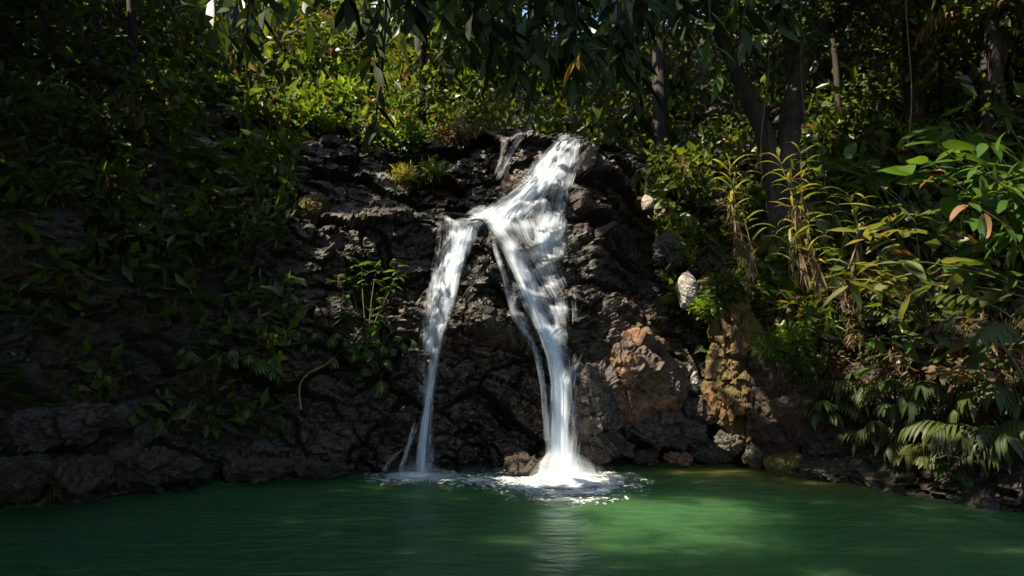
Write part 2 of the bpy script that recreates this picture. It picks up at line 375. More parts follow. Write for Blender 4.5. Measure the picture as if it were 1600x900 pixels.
def bank_points(t, z):
    sx, sy, nx, ny, D = bank_base(t, z)
    for (bx, by, bz, rt, rz, amt) in BULGES:                        # ribs of the right hand wall
        D = D - amt*np.exp(-((t-t_of((bx, by)))/rt)**2 - ((z-bz)/rz)**2)
    P = np.stack([sx+nx*D, sy+ny*D, z], 1)
    d = rough_disp(P, z)
    return np.stack([P[:,0]-nx*d, P[:,1]-ny*d, z+0.25*d*sstep(0.2, 1.0, z)], 1)
tg, zg = np.meshgrid(TT, ZZ, indexing='ij')
VB = bank_points(tg.ravel(), zg.ravel())
nt, nz = len(TT), len(ZZ)
ix = (np.arange(nt-1)[:,None]*nz + np.arange(nz-1)[None,:]).ravel()
FB = np.stack([ix, ix+nz, ix+nz+1, ix+1], 1)
wet = np.clip(1.15 - np.abs(VB[:,0]+0.2)/6.5, 0, 1) * (VB[:,2] < 8.6)
wet = np.maximum(wet, 1 - sstep(0.1, 0.7, VB[:,2]))
def near_(p, r): return np.exp(-(((VB-np.array(p[:]))/np.array(r))**2).sum(1))
pale = np.clip(sum(k*near_(at(px, py, d), r) for px, py, d, r, k in [(1068,440,14.0,(.22,.7,.42),1.),(1062,500,14.2,(.16,.7,.5),.6),(1085,590,14.2,(.2,.7,.6),.55),(1010,310,15.5,(.22,.8,.45),.9),(1045,370,15,(.3,.8,.35),.5),(1130,640,13.9,(.15,.6,.4),.6),(740,270,17,(.5,1.,.5),.35)]), 0, 1)
ochre = np.clip(sum(near_(at(px, py, d), r) for px, py, d, r in [(1095,430,14,(.3,.8,.5)),(1150,560,13.6,(.5,.9,1.5)),(1110,370,14.3,(.6,1,.5)),(1000,540,14.3,(.9,1,.6)),(490,330,14,(.45,.8,.35))]), 0, 1)
bank = link('rocky_bank', mesh_np('rocky_bank', VB, FB, M_CLIFF, smooth=False, attrs={'wet': wet, 'pale': pale, 'ochre': ochre}))
tag(bank, 'dark wet rock face and forest slope curving round the pool', kind='structure')
BVH = BVHTree.FromPolygons([tuple(v) for v in VB.tolist()], FB.tolist())
def hit(px, py, default=15.0):
    d = ray(px, py); h = BVH.ray_cast(CAM, d.normalized())
    if h[0] is None: return at(px, py, default), Vector((0,-1,0))
    n = h[1]
    if n.dot(d) > 0: n = -n
    return h[0], n

# ------------------------------------------------------------------ pool
def make_pool():
    xs = np.linspace(-9.5, 9.5, 96); ys = np.linspace(-4, 16.5, 104)
    X, Y = np.meshgrid(xs, ys, indexing='ij'); n0, n1 = len(xs), len(ys)
    top = np.stack([X.ravel(), Y.ravel(), np.zeros(X.size)], 1)
    bot = top.copy(); bot[:,2] = -1.45
    i = (np.arange(n0-1)[:,None]*n1 + np.arange(n1-1)[None,:]).ravel()
    f1 = np.stack([i, i+n1, i+n1+1, i+1], 1); f2 = f1[:, ::-1] + len(top)
    g = np.arange(n0*n1).reshape(n0, n1); o = len(top)
    sides = []
    for e in (g[:,0], g[-1,:], g[::-1,-1], g[0,::-1]):
        sides.append(np.stack([e[:-1]+o, e[1:]+o, e[1:], e[:-1]], 1))
    V = np.vstack([top, bot]); Fq = np.vstack([f1, f2] + sides)
    # shallow where the right hand shore shelves
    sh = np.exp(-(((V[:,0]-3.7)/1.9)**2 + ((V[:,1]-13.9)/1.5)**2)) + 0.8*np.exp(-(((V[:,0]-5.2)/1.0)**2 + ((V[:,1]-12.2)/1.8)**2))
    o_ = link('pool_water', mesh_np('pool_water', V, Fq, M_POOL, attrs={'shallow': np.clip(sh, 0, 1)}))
    tag(o_, 'still green pool under the waterfalls', kind='structure')
make_pool()

# ------------------------------------------------------------------ boulders
_ico = {}
def ico(sub):
    if sub not in _ico:
        import bmesh
        bm = bmesh.new(); bmesh.ops.create_icosphere(bm, subdivisions=sub, radius=1.0)
        V = np.array([v.co[:] for v in bm.verts]); Fq = np.array([[v.index for v in f.verts] for f in bm.faces]); bm.free()
        _ico[sub] = (V, Fq)
    return _ico[sub]
def boulder_mesh(size, seed, sub=5, cuts=9, rough=1.0):
    rg = np.random.default_rng(seed)
    V, Fq = ico(sub); V = V.copy()
    for k in range(cuts):                                        # flat broken faces
        n = rg.normal(size=3); n /= np.linalg.norm(n); h = rg.uniform(0.62, 0.9)
        d = V @ n; V -= np.outer(np.maximum(d-h, 0), n)*0.92
    P = V*np.array(size)
    s = float(np.mean(size)); nrm = V/np.linalg.norm(V, axis=1)[:,None]
    a, ca = facet(P*1.5/s+seed*3.1, seed); b, cb = facet(P*4.2/s+seed*1.7, seed+5)
    cv, cw = facet(P*np.array((9,9,13))/s**.5+seed, seed+9); d = 0.15*a + 0.06*b + 0.022*cv/s**.5 + 0.05*fbm(P*2.2/s+seed, 7, seed, 0.66) - 0.07*(1-sstep(0,.07,ca)) - 0.02*(1-sstep(0,.1,cb))
    P += nrm*(d*s*rough)[:,None]
    return P, Fq
BTREES = []
def boulder(px, py, depth, size, mat, label, seed, rot=(0,0,0), cat='boulder', group=None, name='boulder', sub=6, cuts=12, rough=1.0):
    P, Fq = boulder_mesh(size, seed, sub, cuts, rough)
    o = link(name, mesh_np(name, P, Fq, mat, smooth=False))
    loc = at(px, py, depth); o.location = loc; o.rotation_euler = rot
    tag(o, label, cat, group)
    Mx = np.array(Matrix.LocRotScale(loc, o.rotation_euler.to_quaternion(), None))
    Wp = P @ Mx[:3,:3].T + Mx[:3,3]
    BTREES.append(BVHTree.FromPolygons([tuple(v) for v in Wp.tolist()], Fq.tolist()))
    return o
def scene_hit(px, py):
    p, n = hit(px, py); best = (p - CAM).length; d = ray(px, py).normalized()
    for b in BTREES:
        h = b.ray_cast(CAM, d)
        if h[0] is not None and h[3] < best: p, n, best = h[0], h[1], h[3]
    return p, n
boulder(985, 592, 13.9, (1.28,.9,1.05), M_BOULD, 'big brown boulder with a sunlit top right of the main fall', 31, (0,0.1,0.4), sub=6, cuts=12)
boulder(928, 625, 13.3, (.62,.5,.72), M_GREY, 'rounded grey wet boulder touching the main fall', 12, (0.1,0,0.2), sub=6)
boulder(935, 690, 13.5, (.72,.5,.36), M_CLIFF, 'low dark wet rock at the foot of the main fall', 13, (0,0.15,0))
boulder(1035, 668, 14.0, (.85,.6,.50), M_GREY, 'dark brown rock below the sunlit boulder', 14, (0,0,0.3))
boulder(815, 726, 12.75, (.34,.3,.20), M_CLIFF, 'small dark rock at the waterline between the falls', 15)
boulder(1074, 455, 13.9, (.24,.32,.44), M_PALE, 'white limestone knob on the right hand wall', 16, (0.2,-0.15,0), cat='rock', name='limestone_rock', cuts=7, rough=.32)
boulder(1100, 456, 13.95, (.20,.3,.34), M_MOSSY, 'mossy yellow rock arching over the white limestone knob', 91, (0,0.2,0), cat='rock', name='mossy_rock', cuts=7, rough=.8)
boulder(1045, 395, 14.8, (.38,.35,.42), M_GREY, 'grey rock above the white limestone knob', 17, cat='rock', name='rock')
boulder(1013, 318, 15.3, (.15,.25,.24), M_PALE, 'pale sunlit outcrop high beside the upper fall', 18, cat='rock', name='limestone_rock', cuts=10, rough=.3)
boulder(1150, 572, 13.7, (.52,.6,1.55), M_MOSSY, 'tall orange rock pillar covered in yellow green moss', 19, (0,0.04,0), cat='rock', name='rock_pillar', cuts=5)
boulder(1222, 628, 13.2, (.70,.7,1.25), M_EARTH, 'dark earth column beside the mossy rock pillar', 20, (0,-0.03,0), cat='rock', name='rock_pillar', cuts=5)
boulder(1183, 712, 13.3, (.26,.3,.30), M_GREY, 'small rock standing at the water edge below the pillar', 21)
boulder(1232, 726, 12.8, (.40,.35,.20), M_MOSSY, 'low mossy rock at the right water edge', 22)
boulder(1290, 738, 12.2, (.42,.35,.20), M_CLIFF, 'dark flat rock in front of the right bank plants', 23)
boulder(1110, 705, 14.0, (.5,.4,.26), M_CLIFF, 'dark shore rock under the limestone wall', 24)
boulder(110, 662, 10.6, (.85,.9,.34), M_GREY, 'flat topped pale grey boulder on the shaded left bank', 25, (0,-0.12,0.3))
boulder(60, 745, 9.7, (1.1,.7,.22), M_CLIFF, 'long low slab by the water at the left edge', 26, (0,-0.10,0.1))
boulder(235, 728, 10.9, (.95,.7,.24), M_CLIFF, 'dark brown slab sloping to the water on the left', 27, (0,0.12,0.2))
boulder(400, 730, 11.8, (.62,.5,.18), M_CLIFF, 'dark rock at the waterline on the shaded left shore', 28)
boulder(500, 732, 12.2, (.5,.4,.14), M_CLIFF, 'low rock at the shaded shore left of the small fall', 29)
for k, (px, py, dp, sz, lab) in enumerate([(960,655,13.4,(.26,.25,.2),'small wedge of rock under the grey boulder by the main fall'),(1095,640,14.0,(.4,.35,.3),'brown rock wedged between the big boulder and the mossy pillar'),(1060,715,13.9,(.3,.3,.16),'low wet rock at the waterline under the dark brown rock'),
        (1140,690,13.6,(.3,.3,.22),'grey rock at the foot of the mossy pillar'),(1010,712,13.9,(.28,.3,.15),'half sunken rock right of the main splash'),(970,505,14.6,(.45,.4,.28),'ledge block behind the top of the sunlit boulder'),(1050,615,13.7,(.3,.3,.25),'angular rock leaning on the right side of the sunlit boulder')]):
    boulder(px, py, dp, sz, [M_GREY, M_CLIFF, M_BOULD][k % 3], lab, 60+k, (0, .2*math.sin(k*3), k*1.3), cat='rock', name='rock', sub=4)
boulder(735, 272, 16.9, (.50,.45,.42), M_GREY, 'grey rounded rock beside the upper cascade', 30, cat='rock', name='rock')
boulder(490, 330, 13.9, (.32,.3,.36), M_MOSSY, 'rounded rock glowing with yellow green moss on the left ledge', 34, cat='rock', name='mossy_rock', cuts=4)
boulder(800, 238, 17.2, (.62,.45,.62), M_CLIFF, 'black wet rock left of the waterfall lip', 33, (0,0.2,0.1), cat='rock', name='rock')

# ------------------------------------------------------------------ waterfalls
def sheet(parent, name, rows, thick, nu=14, off=0.07, seed=0, free_from=None):
    """rows: (py, x_left, x_right); the sheet is laid on the rock and never flows back under it"""
    rows = np.array(rows, float); ys = np.arange(rows[0,0], rows[-1,0]+.1, 4.0)
    xl = np.interp(ys, rows[:,0], rows[:,1]); xr = np.interp(ys, rows[:,0], rows[:,2])
    k = np.hanning(7); k /= k.sum()
    sm = lambda a: np.convolve(np.pad(a, 3, 'edge'), k, 'valid')
    xl, xr = sm(xl), sm(xr)
    nv = len(ys); us = np.linspace(0, 1, nu)
    D = np.zeros((nv, nu))
    for i in range(nv):
        for j, u in enumerate(us):
            p, _ = scene_hit(xl[i] + (xr[i]-xl[i])*u, ys[i]); D[i,j] = p.y
            if i: D[i,j] = min(D[i,j], D[i-1,j] + 0.004)
    for _ in range(2):
        kk = np.hanning(15); kk = kk[1:-1]/kk.sum(); Dp = np.pad(D, ((6,6),(0,0)), 'edge'); D = np.minimum(D, sum(kk[q]*Dp[q:q+nv] for q in range(13)))
        Dp = np.pad(D, ((0,0),(1,1)), 'edge'); D = (Dp[:,:-2]+2*Dp[:,1:-1]+Dp[:,2:])/4
    rg = np.random.default_rng(seed)
    stepped = rows[0,0] < 480 and name in ('cascade', 'veil')
    PH = np.ones((nv, nu))
    if stepped:                                                    # the water breaks over ledges: full on the tread, thinner down the riser
        UU, YY = np.meshgrid(us, ys); jit = perlin(np.stack([UU.ravel()*3.2, YY.ravel()*.004, np.full(UU.size, seed*1.3)], 1), 5).reshape(nv, nu)*34
        wx = xl[:,None]+(xr-xl)[:,None]*us[None]
        PH = np.mod((YY+jit+.35*(wx-820))/41.0, 1.0); PH = 1-PH
        D = D-.09*sstep(0, 1, PH)**2
    V, uv, th = [], [], []
    vlen = 0.0; prev = None
    for i in range(nv):
        c = at((xl[i]+xr[i])/2, ys[i], D[i, nu//2])
        if prev is not None: vlen += (c-prev).length
        prev = c
        for j, u in enumerate(us):
            bulge = 0.05*math.sin(math.pi*u)
            p = at(xl[i]+(xr[i]-xl[i])*u, ys[i], D[i,j]-off-bulge)
            if p.z < 0.0: p.z = 0.0
            V.append(p[:]); uv.append((u*(xr[i]-xl[i])/F*D[i,j], vlen))
            e = math.sin(math.pi*u)**(1.0 if name in ('veil', 'spray', 'cascade') else .8)
            st = 3+9*abs(float(perlin(np.array([[u*5+seed*1.7, .5, seed]]), 3)[0]))*1.6 if rows[0,0] > 215 and name != 'spill' else 2
            endf = min(1, i/st) if i < st else min(1, (nv-1-i)/4.0 + (1.0 if ys[-1] > 725 else 0.0))
            th.append(thick*(0.05+0.95*e)*max(0.0, endf)*((.62+.62*PH[i,j]) if stepped else 1)*(1+0.55*float(perlin(np.array([[uv[-1][0]*3.0+seed*3, vlen*1.3, seed]]), 9)[0])))
    i = (np.arange(nv-1)[:,None]*nu + np.arange(nu-1)[None,:]).ravel()
    Fq = np.stack([i, i+1, i+nu+1, i+nu], 1)
    Vn = np.array(V)
    Vn[:,1] -= 0.03*perlin(np.stack([Vn[:,0]*7, Vn[:,1]*0+seed, Vn[:,2]*0.9], 1), seed)
    loc = np.array(parent.location)
    o = link(name, mesh_np(name, Vn-loc, Fq, M_FALL, uv=uv, attrs={'thick': th}), parent)
    G = Vn.reshape(nv, nu, 3); U = np.array(uv).reshape(nv, nu, 2); SV_, SF, SU, ST = [], [], [], []
    wmean = float(np.mean(xr-xl)); ns = 0 if name in ('veil', 'spray') else int(wmean*0.20*min(thick, 1.0))+1
    for k in range(ns):
        a = rg.uniform(0, .55)*nv; ln = rg.uniform(.25, 1.0)*nv; b = int(min(nv-1, a+ln)); a = int(a)
        if b-a < 8: continue
        u0 = np.clip(rg.normal(.5, .22), .06, .94); w0 = rg.uniform(1.2, 5.0)/max(wmean, 12)*rg.uniform(.6, 1.0); ph = rg.uniform(0, 6); i0 = len(SV_)
        for i in range(a, b+1):
            f = (i-a)/(b-a); u = u0+.05*math.sin(ph+i*.09)*(20/max(20, wmean)); w = w0*(.4+math.sin(math.pi*min(1, f*1.15))**.5)
            for c_, q in ((-1, .0), (0, 1.), (1, .0)):
                j = min(max((u+c_*w)*(nu-1), 0), nu-1.001); j0 = int(j); fr = j-j0
                p = G[i, j0]*(1-fr)+G[i, j0+1]*fr; SV_.append(p+np.array((0, -.03-.02*q, 0)))
                SU.append((U[i, j0]*(1-fr)+U[i, j0+1]*fr)*np.array((.35, 1))+k*3.7); ST.append(q*.66*min(1, f*5, (1-f)*4+(.9 if b >= nv-2 and ys[-1] > 725 else 0))*(.65+.35*min(thick, 1)))
        for i in range(b-a):
            for c_ in (0, 1): q = i0+i*3+c_; SF.append((q, q+1, q+4, q+3))
    if SF: tag(link('strands', mesh_np('strands', np.array(SV_)-loc, SF, M_FALL, uv=SU, attrs={'thick': ST}), parent), kind='stuff')
    return o

fm = empty('waterfall', on_water(872, 736), 'tall main waterfall pouring down the middle of the rock face', 'waterfall')
MAIN = [
 ('cascade', [(203,878,906),(215,872,906),(235,846,904),(255,826,901),(275,815,896),(295,784,892),(315,752,890),(335,728,888),(352,722,886)], .82, 22),
 ('cascade', [(206,880,900),(230,855,888),(255,835,878),(280,820,868),(300,800,852),(320,778,840),(345,755,825),(370,766,824)], .84, 16),
 ('veil', [(225,862,907),(260,850,903),(300,835,896),(340,828,892),(380,824,892),(410,822,892)], .80, 16),
 ('veil', [(335,742,888),(375,756,892),(400,776,890),(430,786,892),(460,800,896),(490,815,897),(520,830,894),(556,846,893)], .60, 20),
 ('stream', [(318,744,806),(345,750,808),(370,768,815),(400,785,825),(440,803,842),(470,815,853),(500,828,864),(530,840,877),(560,850,891),(600,857,895),(650,855,898),(690,851,904),(736,846,914)], .90, 14),
 ('stream', [(420,800,826),(470,820,846),(500,832,858),(540,848,876),(580,860,888),(630,862,888),(690,860,892),(736,858,898)], .98, 10),
 ('spray', [(560,848,896),(620,850,904),(680,845,912),(736,838,924)], .55, 16),
 ('veil', [(452,846,893),(470,848,894),(500,856,893),(540,862,890),(566,866,889)], .66, 12),
 ('veil', [(325,836,888),(350,826,890),(385,826,892),(415,834,894)], .98, 14),
 ('trickle', [(362,763,775),(400,771,783),(430,781,795),(470,789,804),(500,799,813),(530,821,836),(560,835,850),(610,844,857),(660,847,861),(705,848,863)], .66, 6),
 ('veil', [(430,784,814),(480,785,825),(520,804,840),(560,830,852),(620,843,858)], .34, 10),
 ('side_splash', [(541,900,920),(555,893,914),(580,884,904),(615,876,896)], .60, 6),
 ('trickle', [(664,903,922),(676,922,940),(690,944,957),(702,957,966),(718,962,969)], .32, 5),
 ('trickle', [(206,896,914),(240,890,910),(270,886,904),(305,878,892)], .62, 8),
 ('trickle', [(410,884,898),(440,890,900),(470,892,904),(520,894,904)], .42, 5),
]
for k, (nm, rows, th, nu) in enumerate(MAIN): sheet(fm, nm, rows, th, nu, off=0.05+0.012*k, seed=k)
fl = empty('waterfall', on_water(655, 740), 'narrow left waterfall splitting from the main fall at the ledge', 'waterfall')
LEFT = [
 ('cascade', [(331,682,694),(345,680,728),(360,680,744),(380,678,742),(400,674,736),(420,668,730),(440,665,720),(470,662,714),(500,657,707),(530,652,696),(566,650,687)], .84, 16),
 ('spill', [(318,744,796),(332,724,790),(346,704,776),(362,696,756),(385,698,744),(410,698,734)], .74, 14),
 ('stream', [(350,712,746),(380,706,740),(400,703,733),(430,696,724),(460,693,716),(490,685,708),(520,677,700),(550,670,692),(580,665,685),(620,659,677),(660,655,672),(700,650,669),(738,646,671)], .88, 9),
 ('veil', [(400,668,706),(440,664,700),(490,655,692),(540,650,684),(580,649,674),(630,652,668)], .50, 10),
 ('veil', [(560,662,692),(620,658,686),(680,653,682),(738,648,684)], .36, 8),
 ('trickle', [(646,650,662),(680,637,651),(710,629,641),(739,619,631)], .48, 5),
 ('trickle', [(688,640,660),(700,624,641),(712,607,623),(725,599,610),(739,591,602)], .54, 5),
]
for k, (nm, rows, th, nu) in enumerate(LEFT): sheet(fl, nm, rows, th, nu, off=0.05+0.012*k, seed=40+k)
fs = empty('waterfall', hit(785, 290)[0], 'thin rivulet down the black rock left of the waterfall lip', 'rivulet')
sheet(fs, 'trickle', [(207,812,830),(225,796,812),(250,784,800),(270,776,790),(292,768,780)], .46, 6, seed=70)
sheet(fs, 'trickle', [(212,782,796),(235,780,792),(255,776,786),(285,764,774)], .40, 5, seed=71)

def foam(center, rx, ry, n, name, label, dense=1.0, dome=0.1, seed=0, stretch=0.0):
    """flecks of foam on the water and a low boiling mound where the fall lands"""
    rg = np.random.default_rng(seed)
    V, Fc = [], []
    if dome:
        nr, na = 14, 60
        for i in range(nr+1):
            for j in range(na):
                a = 2*math.pi*j/na; r = i/nr
                wob = 1 + 0.12*math.sin(3*a+seed) + 0.08*math.sin(7*a+2*seed)
                x = math.cos(a)*r*rx*0.42*wob; y = math.sin(a)*r*ry*0.34*wob
                V.append((x, y, 0.006 + dome*(1-r*r)**1.5))
        Vn = np.array(V); Vn[:,2] += 0.03*np.abs(perlin(Vn*9, seed))*np.minimum(1, Vn[:,2]/0.05)
        V = [tuple(v) for v in Vn]
        for i in range(nr):
            for j in range(na):
                a, b = i*na+j, i*na+(j+1)%na; Fc.append((a, b, b+na, a+na))
    cnt = 0
    while cnt < n:
        a = rg.uniform(0, 2*math.pi); r = abs(rg.normal(0.0, 0.55))
        x, y = math.cos(a)*r*rx, math.sin(a)*r*ry
        nv = float(perlin(np.array([[x*2.2, y*1.6, seed]]), 4)[0])
        ring = 0.5 + 0.5*math.sin(r*21 + 5*nv)
        if r > 1.1 or rg.random() > (0.15+ring)*math.exp(-r*1.1)*(1.2+2.0*nv): continue
        s = rg.uniform(0.008, 0.032)*(1.25-0.6*min(r, 1.3)); an = rg.uniform(0, math.pi)
        z = 0.008 + rg.uniform(0, 0.02); i0 = len(V)
        ca, sa = math.cos(an), math.sin(an); el = rg.uniform(1.2, 2.6)
        for q in range(6):
            w = q*math.pi/3; u, v_ = math.cos(w)*s*el, math.sin(w)*s*rg.uniform(.7, 1.2)
            V.append((x+u*ca-v_*sa, y+u*sa+v_*ca, z+rg.uniform(-.003, .003)))
        Fc += [(i0, i0+1, i0+2, i0+5), (i0+5, i0+2, i0+3, i0+4)]; cnt += 1
    o = link(name, mesh_np(name, V, Fc, M_FOAM)); o.location = center
    tag(o, label, 'foam', kind='stuff')
def mist_mat():
    m, n, l, out = new_mat('spray_mist')
    geo = add(n, 'ShaderNodeNewGeometry'); z = add(n, 'ShaderNodeTexNoise', i_Scale=4.0, i_Detail=4.0); l.new(geo.outputs['Position'], z.inputs['Vector'])
    d = add(n, 'ShaderNodeAttribute', attribute_name='thick').outputs['Fac']
    al = math_(n, l, 'MULTIPLY', ramp_out(n, l, z.outputs[0], [(.25, .2), (.7, 1.0)]), d)
    dif = add(n, 'ShaderNodeBsdfDiffuse'); dif.inputs[0].default_value = (.85,.88,.9,1); tr = add(n, 'ShaderNodeBsdfTranslucent'); tr.inputs[0].default_value = (.85,.88,.9,1)
    mx = add(n, 'ShaderNodeMixShader', i_0=.5); l.new(dif.outputs[0], mx.inputs[1]); l.new(tr.outputs[0], mx.inputs[2])
    tp = add(n, 'ShaderNodeBsdfTransparent'); m2 = add(n, 'ShaderNodeMixShader'); l.new(al, m2.inputs[0]); l.new(tp.outputs[0], m2.inputs[1]); l.new(mx.outputs[0], m2.inputs[2])
    l.new(m2.outputs[0], out.inputs[0]); return m
M_MIST = mist_mat()
def mist(parent, c, r, h, k0):
    for q in range(4):                                             # nested veils of spray round the landing water
        rr, hh = r*(.45+.2*q), h*(1.1-.2*q); V, Fc, T = [], [], []
        for i in range(13):
            f = i/12
            for j in range(36):
                a = 2*math.pi*j/36; w = 1+.2*math.sin(3*a+q*2)+.12*math.sin(8*a+q)
                V.append((c.x-parent.location.x+math.cos(a)*rr*w*math.cos(f*1.57), c.y-parent.location.y+math.sin(a)*rr*w*math.cos(f*1.57), .01+hh*math.sin(f*1.57))); T.append(k0*(1-f)**1.3*(1-.18*q))
        for i in range(12):
            for j in range(36): a, b = i*36+j, i*36+(j+1)%36; Fc.append((a, b, b+36, a+36))
        tag(link('spray', mesh_np('spray', V, Fc, M_MIST, attrs={'thick': T}), parent), kind='stuff')
mist(fm, on_water(878, 743), .75, .50, .34); mist(fl, on_water(654, 742), .5, .28, .20)
def film(parent, c, rx, ry, k0):
    V, Fc, T = [], [], []                                          # thin film of bubbles fading out over the water
    for i in range(15):
        f = i/14
        for j in range(48):
            a = 2*math.pi*j/48; w = 1+.1*math.sin(3*a)+.07*math.sin(7*a+1)
            V.append((c.x-parent.location.x+math.cos(a)*rx*f*w, c.y-parent.location.y+math.sin(a)*ry*f*w, .006)); T.append(k0*(1-f)**.8)
    for i in range(14):
        for j in range(48): a, b = i*48+j, i*48+(j+1)%48; Fc.append((a, b, b+48, a+48))
    tag(link('foam_film', mesh_np('foam_film', V, Fc, M_MIST, attrs={'thick': T}), parent), kind='stuff')
film(fm, on_water(880, 750), 1.35, 2.3, .95); film(fl, on_water(650, 744), .95, 1.0, .8)
c = on_water(876, 748); foam((c.x, c.y, 0), 1.45, 2.5, 13000, 'splash_foam', 'bright white boiling foam under the main fall', dome=.16, seed=3)
c = on_water(648, 744); foam((c.x, c.y, 0), 1.0, 1.1, 3600, 'splash_foam', 'pale foam patch under the small left fall', dome=.05, seed=5)
c = on_water(745, 752); foam((c.x, c.y, 0), 1.1, 1.0, 420, 'drifting_foam', 'scattered flecks of foam drifting between the two falls', dome=0, seed=8)
# ---PLANTS---

# ------------------------------------------------------------------ chosen sunlit spots: leaves are cut away along their sun rays
def tgt(px, py, r, op=1.0, p=None):
    q = p if p is not None else scene_hit(px, py)[0]
    return (np.array(q[:]), r, op)
LIT = []
for q in [(885,215,.95),(868,245,1.),(855,275,1.),(835,305,1.05),(815,340,1.1),(855,345,.9),(805,380,.9),(855,385,.9),(815,430,.9),(850,440,.8),(835,480,.85),(870,500,.7),(850,530,.8),(868,580,.75),(874,640,.75),(876,700,.75),
          (700,350,.75),(715,375,.7),(700,430,.65),(690,490,.55),(672,570,.5),(660,660,.45),
          (985,535,.95),(940,545,.7),(1040,535,.8),(1072,440,.45),(1015,315,.4),(1090,370,.45),(1070,395,.3),(970,640,.22),
          (540,372,.55),(620,305,.6),(650,340,.6),(590,350,.45),(490,330,.4),(575,440,.75),(790,250,.6),(940,235,.45),(740,270,.4),(700,215,.8),(640,275,.5),(1150,540,.45)]:
    LIT.append(tgt(*q))
for px, py, r, op in [(1045,815,1.35,1),(975,790,.8,.95),(1120,800,.85,.9),(876,750,.95,1),(1100,728,.7,.8),(990,850,.7,.6),(800,770,.6,.3)]:
    LIT.append(tgt(0, 0, r, op, on_water(px, py)))
for px, py, dep, r, op in [(1230,290,11.6,.9,.95),(1255,400,11.6,.6,.8),(1150,320,12.4,.7,.75),(1580,200,8.0,1.1,1),(1500,245,8.6,1.0,.95),(1440,300,9.0,1.1,.95),(1530,340,8.4,.8,.85),(1400,650,10.2,1.2,.22),(1520,680,9.5,1.,.18),(1370,420,9.6,.8,.8),(1330,470,9.8,.5,.7),(1560,330,8.2,.5,.6),(1400,345,9.3,.5,.6),
                           (540,150,18.5,2.1,1),(470,180,18,1.3,.9),(600,195,17.6,.9,.95),(650,105,21,1.8,1),(735,115,21,1.2,.95),(560,70,24,3.0,.95),(480,50,24,2.6,.95),(400,110,22,1.4,.6),(300,65,22,1.1,.7),(850,105,22,.8,.6),
                           (1250,430,12,2.,.35),(1450,480,9.5,1.5,.4),(1150,200,17,2,.4),(1400,150,17,2.5,.4),(1300,330,11.5,1.4,.7),(1550,280,8.2,1.6,.8),(1050,220,17,1.1,.85),(1000,190,18,1,.5),(1070,100,20,1.4,.55),(1270,30,18,1.5,.5),(1290,100,18,1.2,.4),(1570,30,13,1.0,.6),(700,115,6.3,.3,.8),(920,110,6.3,.25,.9),(1135,155,6.3,.3,.8)]:
    LIT.append((np.array(at(px, py, dep)[:]), r, op))
LP = np.array([a for a, _, _ in LIT]); LR = np.array([b for _, b, _ in LIT]); LO = np.array([c for _, _, c in LIT])
SV = np.array(SUN[:])
def shade_keep(P, extra=0.0):
    """chance that a leaf at P stays, given the gaps cut for the sunlit spots"""
    keep = np.ones(len(P))
    for k in range(len(LP)):
        d = P - LP[k]; s = d @ SV
        off = np.linalg.norm(d - s[:,None]*SV, axis=1)
        inside = (s > 0.6) * (1 - sstep(LR[k]*0.75+extra, LR[k]*1.25+extra, off)) * LO[k]
        keep *= 1 - inside
    return keep

# ------------------------------------------------------------------ leaves
def unit(v): return v / np.maximum(np.linalg.norm(v, axis=-1, keepdims=True), 1e-9)
def leaf_cloud(P, Dr, size, width, rg, tint=None, fold=0.25, quad=False):
    """many small leaves as one mesh: P base (n,3), Dr direction (n,3)"""
    n = len(P); Dr = unit(Dr)
    rnd = rg.normal(size=(n,3)); side = unit(np.cross(Dr, rnd)); nor = np.cross(side, Dr)
    L = (size*np.ones(n))[:,None]; W = (width*np.ones(n))[:,None]
    if quad:
        V = np.stack([P, P+Dr*L*.45+side*W*.5+nor*L*.06, P+Dr*L, P+Dr*L*.45-side*W*.5+nor*L*.06], 1).reshape(-1,3)
        i = np.arange(n)[:,None]*4; Fq = i + np.array([[0,1,2,3]]); k = 4
    else:
        bend = -nor*L*rg.uniform(.0,.22,(n,1))
        V = np.stack([P, P+Dr*L*.35+side*W*.5+nor*W*fold, P+Dr*L*.35-side*W*.5+nor*W*fold, P+Dr*L*.4,
                      P+Dr*L+bend, P+Dr*L*.72+side*W*.36+nor*W*fold*.6+bend*.5, P+Dr*L*.72-side*W*.36+nor*W*fold*.6+bend*.5], 1).reshape(-1,3)
        i = (np.arange(n)*7)[:,None,None]
        Fq = (i + np.array([[0,1,5,3],[0,3,6,2],[3,5,4,6]])[None]).reshape(-1,4); k = 7
    t = rg.random(n) if tint is None else tint
    return V, Fq, np.repeat(t, k)
def tube(path, radii, ns=7):
    path = np.array(path, float); n = len(path)
    tan = unit(np.gradient(path, axis=0)); ref = np.array([0.3, 0.2, 0.93]); 
    V = []
    for i in range(n):
        a = np.cross(tan[i], ref); 
        if np.linalg.norm(a) < .05: a = np.cross(tan[i], (1,0,0))
        a /= np.linalg.norm(a); b = np.cross(tan[i], a)
        for j in range(ns):
            w = 2*math.pi*j/ns; V.append(path[i] + radii[i]*(math.cos(w)*a+math.sin(w)*b))
    i = np.arange(n-1)[:,None]*ns; j = np.arange(ns)[None,:]; j2 = (j+1) % ns
    Fq = np.stack([i+j, i+j2, i+ns+j2, i+ns+j], -1).reshape(-1,4)
    return np.array(V), Fq
def join(parts):
    V, Fq, T, o = [], [], [], 0
    for p in parts:
        V.append(p[0]); Fq.append(p[1]+o); o += len(p[0])
        T.append(p[2] if len(p) > 2 else np.full(len(p[0]), .5))
    return np.vstack(V), np.vstack(Fq), np.concatenate(T)
